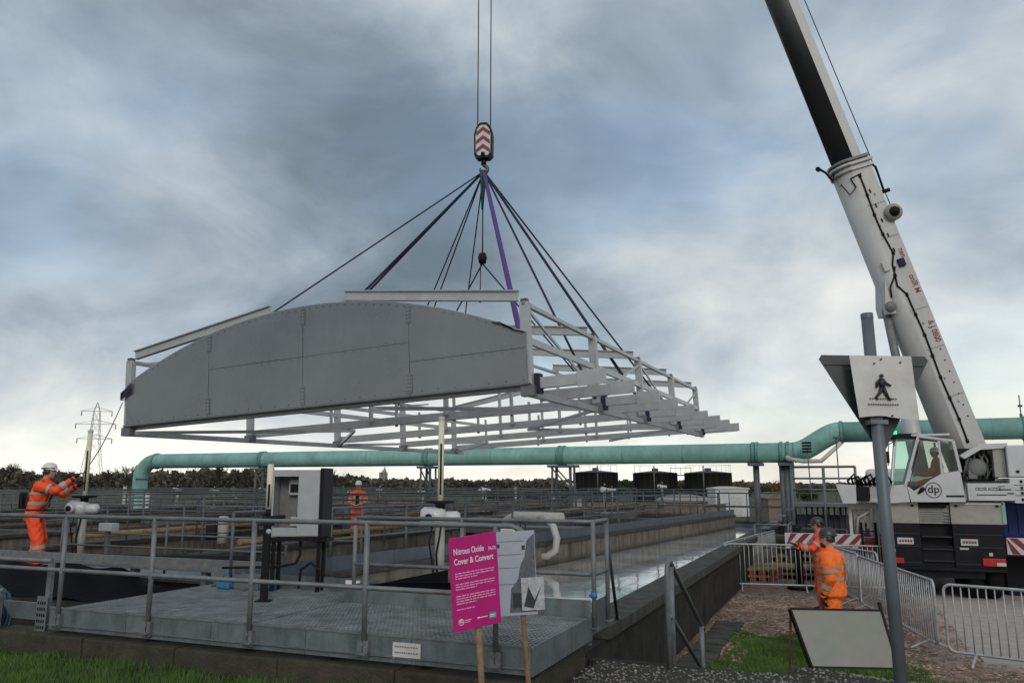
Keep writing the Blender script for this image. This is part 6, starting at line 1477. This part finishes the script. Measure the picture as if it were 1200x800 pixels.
# pylon
pd = 320; c = gnd(106, pd); s = pd/FPX; H = hz(470, pd)-ZL
t = thing('pylon', 'lattice electricity pylon on the left skyline', 'pylon', c, (0, 0, YAW+.3))
def leg(b):
    lv = [(0, 4.2), (.3, 3.0), (.55, 1.9), (.75, 1.4), (.9, 1.1), (1.0, .12)]
    for sx in (-1, 1):
        for sy in (-1, 1):
            for (u0, w0), (u1, w1) in zip(lv[:-1], lv[1:]): b.beam((sx*w0, sy*w0, u0*H), (sx*w1, sy*w1, u1*H), .13, .13)
b = MB(); leg(b); b.build('tower_legs', 'pylon', t, local=True)
b = MB(); lv = [(0, 4.2), (.16, 3.5), (.3, 3.0), (.42, 2.45), (.55, 1.9), (.65, 1.65), (.75, 1.4), (.9, 1.1)]
for (u0, w0), (u1, w1) in zip(lv[:-1], lv[1:]):
    for sy in (-1, 1): b.beam((-w0, sy*w0, u0*H), (w1, sy*w1, u1*H), .07, .07); b.beam((w0, sy*w0, u0*H), (-w1, sy*w1, u1*H), .07, .07); b.beam((sy*w0, -w0, u0*H), (sy*w1, w1, u1*H), .07, .07); b.beam((sy*w0, w0, u0*H), (sy*w1, -w1, u1*H), .07, .07)
b.build('lattice', 'pylon', t, local=True)
for zz, w in ((.90, 5.8), (.75, 7.6), (.58, 6.6)):
    b = MB(); b.beam((-w, 0, zz*H), (w, 0, zz*H), .2, .2); b.beam((-w, 0, zz*H), (0, 0, zz*H+1.7), .1, .1); b.beam((w, 0, zz*H), (0, 0, zz*H+1.7), .2, .2); b.build('cross_arm', 'pylon', t, local=True)
    for sx in (-1, 1): b = MB(); b.tube([(sx*w*.97, 0, zz*H), (sx*w*.97, 0, zz*H-1.9)], .22, 6); b.build('insulator', 'pylon', t, local=True)
# ---- woods on the skyline: one far mass, with single bare trees in front
def woods(name, px0, px1, d, depth, prof, n, smin, smax, m):
    px = np.random.uniform(px0, px1, n); dd = np.random.uniform(d, d+depth, n)
    top = np.interp(px, [p[0] for p in prof], [p[1] for p in prof])
    X = []; 
    pts = np.array([[*at(a, 566, b_)] for a, b_ in zip(px, dd)])
    ztop = np.array([hz(t_, b_) for t_, b_ in zip(top, dd)])
    u = np.random.rand(n)**.55
    z = ZL+(ztop-ZL)*u*(1+.08*np.sin(px*.11)+.08*np.sin(px*.37+1)+.07*np.sin(px*.83+2)+.05*np.sin(px*1.9)); s = np.random.uniform(smin, smax, n)
    v = []; r1 = np.random.normal(size=(n, 3)); r2 = np.random.normal(size=(n, 3)); r1 /= np.linalg.norm(r1, axis=1)[:, None]; r2 /= np.linalg.norm(r2, axis=1)[:, None]
    c_ = np.stack([pts[:, 0], pts[:, 1], z], 1)
    tri = np.stack([c_+r1*s[:, None], c_+r2*s[:, None], c_-(r1+r2)*.6*s[:, None]], 1).reshape(-1, 3)
    me = bpy.data.meshes.new(name); me.from_pydata(tri.tolist(), [], np.arange(3*n).reshape(-1, 3).tolist()); me.materials.append(MATS[m]); o = bpy.data.objects.new(name, me); col.objects.link(o); return o
prof = [(-150, 551), (0, 552), (60, 556), (130, 557), (240, 552), (320, 553), (400, 559), (460, 563), (520, 563), (560, 564), (640, 563), (760, 564), (860, 566), (940, 568), (1010, 567), (1400, 566)]
stuff(woods('woodland', -150, 1400, 240, 60, prof, 90000, .3, 1.1, 'leaf_dark'), 'dark wooded ridge along the whole skyline', 'woodland')
xsr = [at(p, 566, 300) for p in range(-200, 1500, 20)]
b = MB(); v = []; 
for k, p in enumerate(range(-200, 1500, 20)):
    tz = np.interp(p, [q[0] for q in prof], [q[1] for q in prof])+1.5; a = at(p, 566, 285); c = at(p, 566, 420); v += [(a.x, a.y, ZL-1), (a.x, a.y, hz(tz, 285)-.8), (c.x, c.y, hz(tz, 285)-.5), (c.x, c.y, ZL-1)]
n_ = len(v)//4
b.add(v, [(4*i+j, 4*i+j+1, 4*i+5+j, 4*i+4+j) for i in range(n_-1) for j in range(3)], 0, True); struct(b.build('hill', 'leaf_dark'))
def bare_tree(seed, H, m='bark_far', levels=6, spread=.5):
    rnd = random.Random(seed); trunk = MB(); crown = MB()
    def grow(p, d, ln, r, lv):
        q = p+d*ln; mb = trunk if lv == 0 else crown
        mid = p.lerp(q, .5)+Vector((rnd.uniform(-1, 1), rnd.uniform(-1, 1), 0))*ln*.06
        mb.tube([p, mid, q], [r, r*.85, r*.65], 6 if lv < 2 else 3, caps=False)
        if lv >= levels: return
        for k in range(rnd.choice((2, 3, 3)) if lv else 4):
            ax = Vector((rnd.uniform(-1, 1), rnd.uniform(-1, 1), rnd.uniform(-.2, .6))).normalized()
            nd = (d*1.0+ax*spread*(1.1 if lv else .9)).normalized(); nd.z += .10; nd.normalize()
            grow(p.lerp(q, rnd.uniform(.55, 1.0)) if k else q, nd, ln*rnd.uniform(.58, .8), r*rnd.uniform(.55, .68), lv+1)
    grow(Vector((0, 0, 0)), Vector((0, 0, 1)), H*.28, H*.024, 0)
    return trunk, crown
tp = []
for k in range(4):
    a_, c_ = bare_tree(20+k, 10.0); t = thing('bare_tree', 'x', 'tree', (0, 0, 0), group='bare winter trees on the skyline'); a_.build('trunk', 'bark_far', t, local=True); c_.build('crown', 'bark_far', t, local=True); tp.append(t)
tl = [(6, 543, 150, 'bare tree at the left edge of the skyline'), (28, 552, 170, 'short bare tree behind the left worker'), (78, 551, 190, 'bare tree between the left worker and the pylon'), (128, 552, 165, 'bare tree just right of the pylon'), (150, 545, 150, 'taller pale bare tree left of the pipe end'), (205, 552, 160, 'bare tree right of the pipe bend'), (232, 545, 150, 'broad bare tree under the pipe left of the cabinet'), (255, 546, 155, 'thick bare tree nearest the control cabinet, left of it'), (285, 549, 170, 'slim bare tree just left of the control cabinet'), (392, 553, 160, 'bare tree between the cabinet and the distant worker'), (400, 556, 150, 'low bare tree beside the distant worker'), (1006, 560, 130, 'bare tree beyond the stair platform by the crane')]
used = set()
for i, (px, py, d, lb) in enumerate(tl):
    s_ = tp[i % 4]; o = s_ if (i % 4) not in used else dup(s_); used.add(i % 4)
    o.location = gnd(px, d); h = hz(py-4, d)-ZL; k = h/max(v.co.z for c_ in s_.children for v in c_.data.vertices); o.scale = (k*1.15, k*1.15, k); o.rotation_euler = (0, 0, i*1.3); o['label'] = lb
def leafy(px, py, d, wpx, label, m, seed):
    rnd = np.random.RandomState(seed); c = gnd(px, d); H = hz(py, d)-ZL; r = wpx/2*d/FPX
    t = thing('leafy_tree', label, 'tree', c, group='leafy trees beyond the works'); a_, c_ = bare_tree(seed, H*1.15, levels=3); a_.build('trunk', 'bark', t, local=True); c_.build('limbs', 'bark', t, local=True)
    n = 2600; cl = rnd.normal(size=(40, 3)); cl /= np.linalg.norm(cl, axis=1)[:, None]; cl *= rnd.uniform(.3, 1, (40, 1)); cl = cl*np.array([r, r, H*.36])+np.array([0, 0, H*.62])
    p = cl[rnd.randint(0, 40, n)]+rnd.normal(size=(n, 3))*r*.17; s_ = r*.06
    q = (p[:, None, :]+rnd.normal(size=(n, 3, 3))*s_).reshape(-1, 3); q[:, 2] = np.clip(q[:, 2], .3, H)
    me = bpy.data.meshes.new('crown'); me.from_pydata(q.tolist(), [], np.arange(3*n).reshape(-1, 3).tolist()); me.materials.append(MATS[m]); o = bpy.data.objects.new('crown', me); col.objects.link(o); o.parent = t
leafy(916, 562, 95, 26, 'orange leaved autumn tree behind the brown shed', 'leaf_autumn', 3)
leafy(899, 569, 100, 24, 'dark green tree between the kiosk and the autumn tree', 'leaf_green', 4)
leafy(872, 569, 110, 20, 'small dark tree right behind the white kiosk', 'leaf_green', 5)
leafy(945, 571, 100, 30, 'dark green tree behind the stair platform', 'leaf_green', 6)
leafy(733, 563, 150, 34, 'dark green tree between the left and middle brown tanks', 'leaf_green', 8)

# louvre plate on a thin pole in front of the pipe bend
pp = atY(949, 524, 32.2)
t = thing('louvre_post', 'thin pole with a slatted plate in front of the pipe bend', 'post', (pp.x, 32.2, ZL))
b = MB(); b.tube([(0, 0, 0), (-.1, 0, pp.z-ZL)], .025, 6); b.build('pole', 'galv_far', t, local=True)
for k in range(4): b = MB(); b.box(-.28, .06, -.03, -.01, pp.z-ZL-.2+.11*k, pp.z-ZL-.12+.11*k); b.build('slat', 'black', t, local=True)
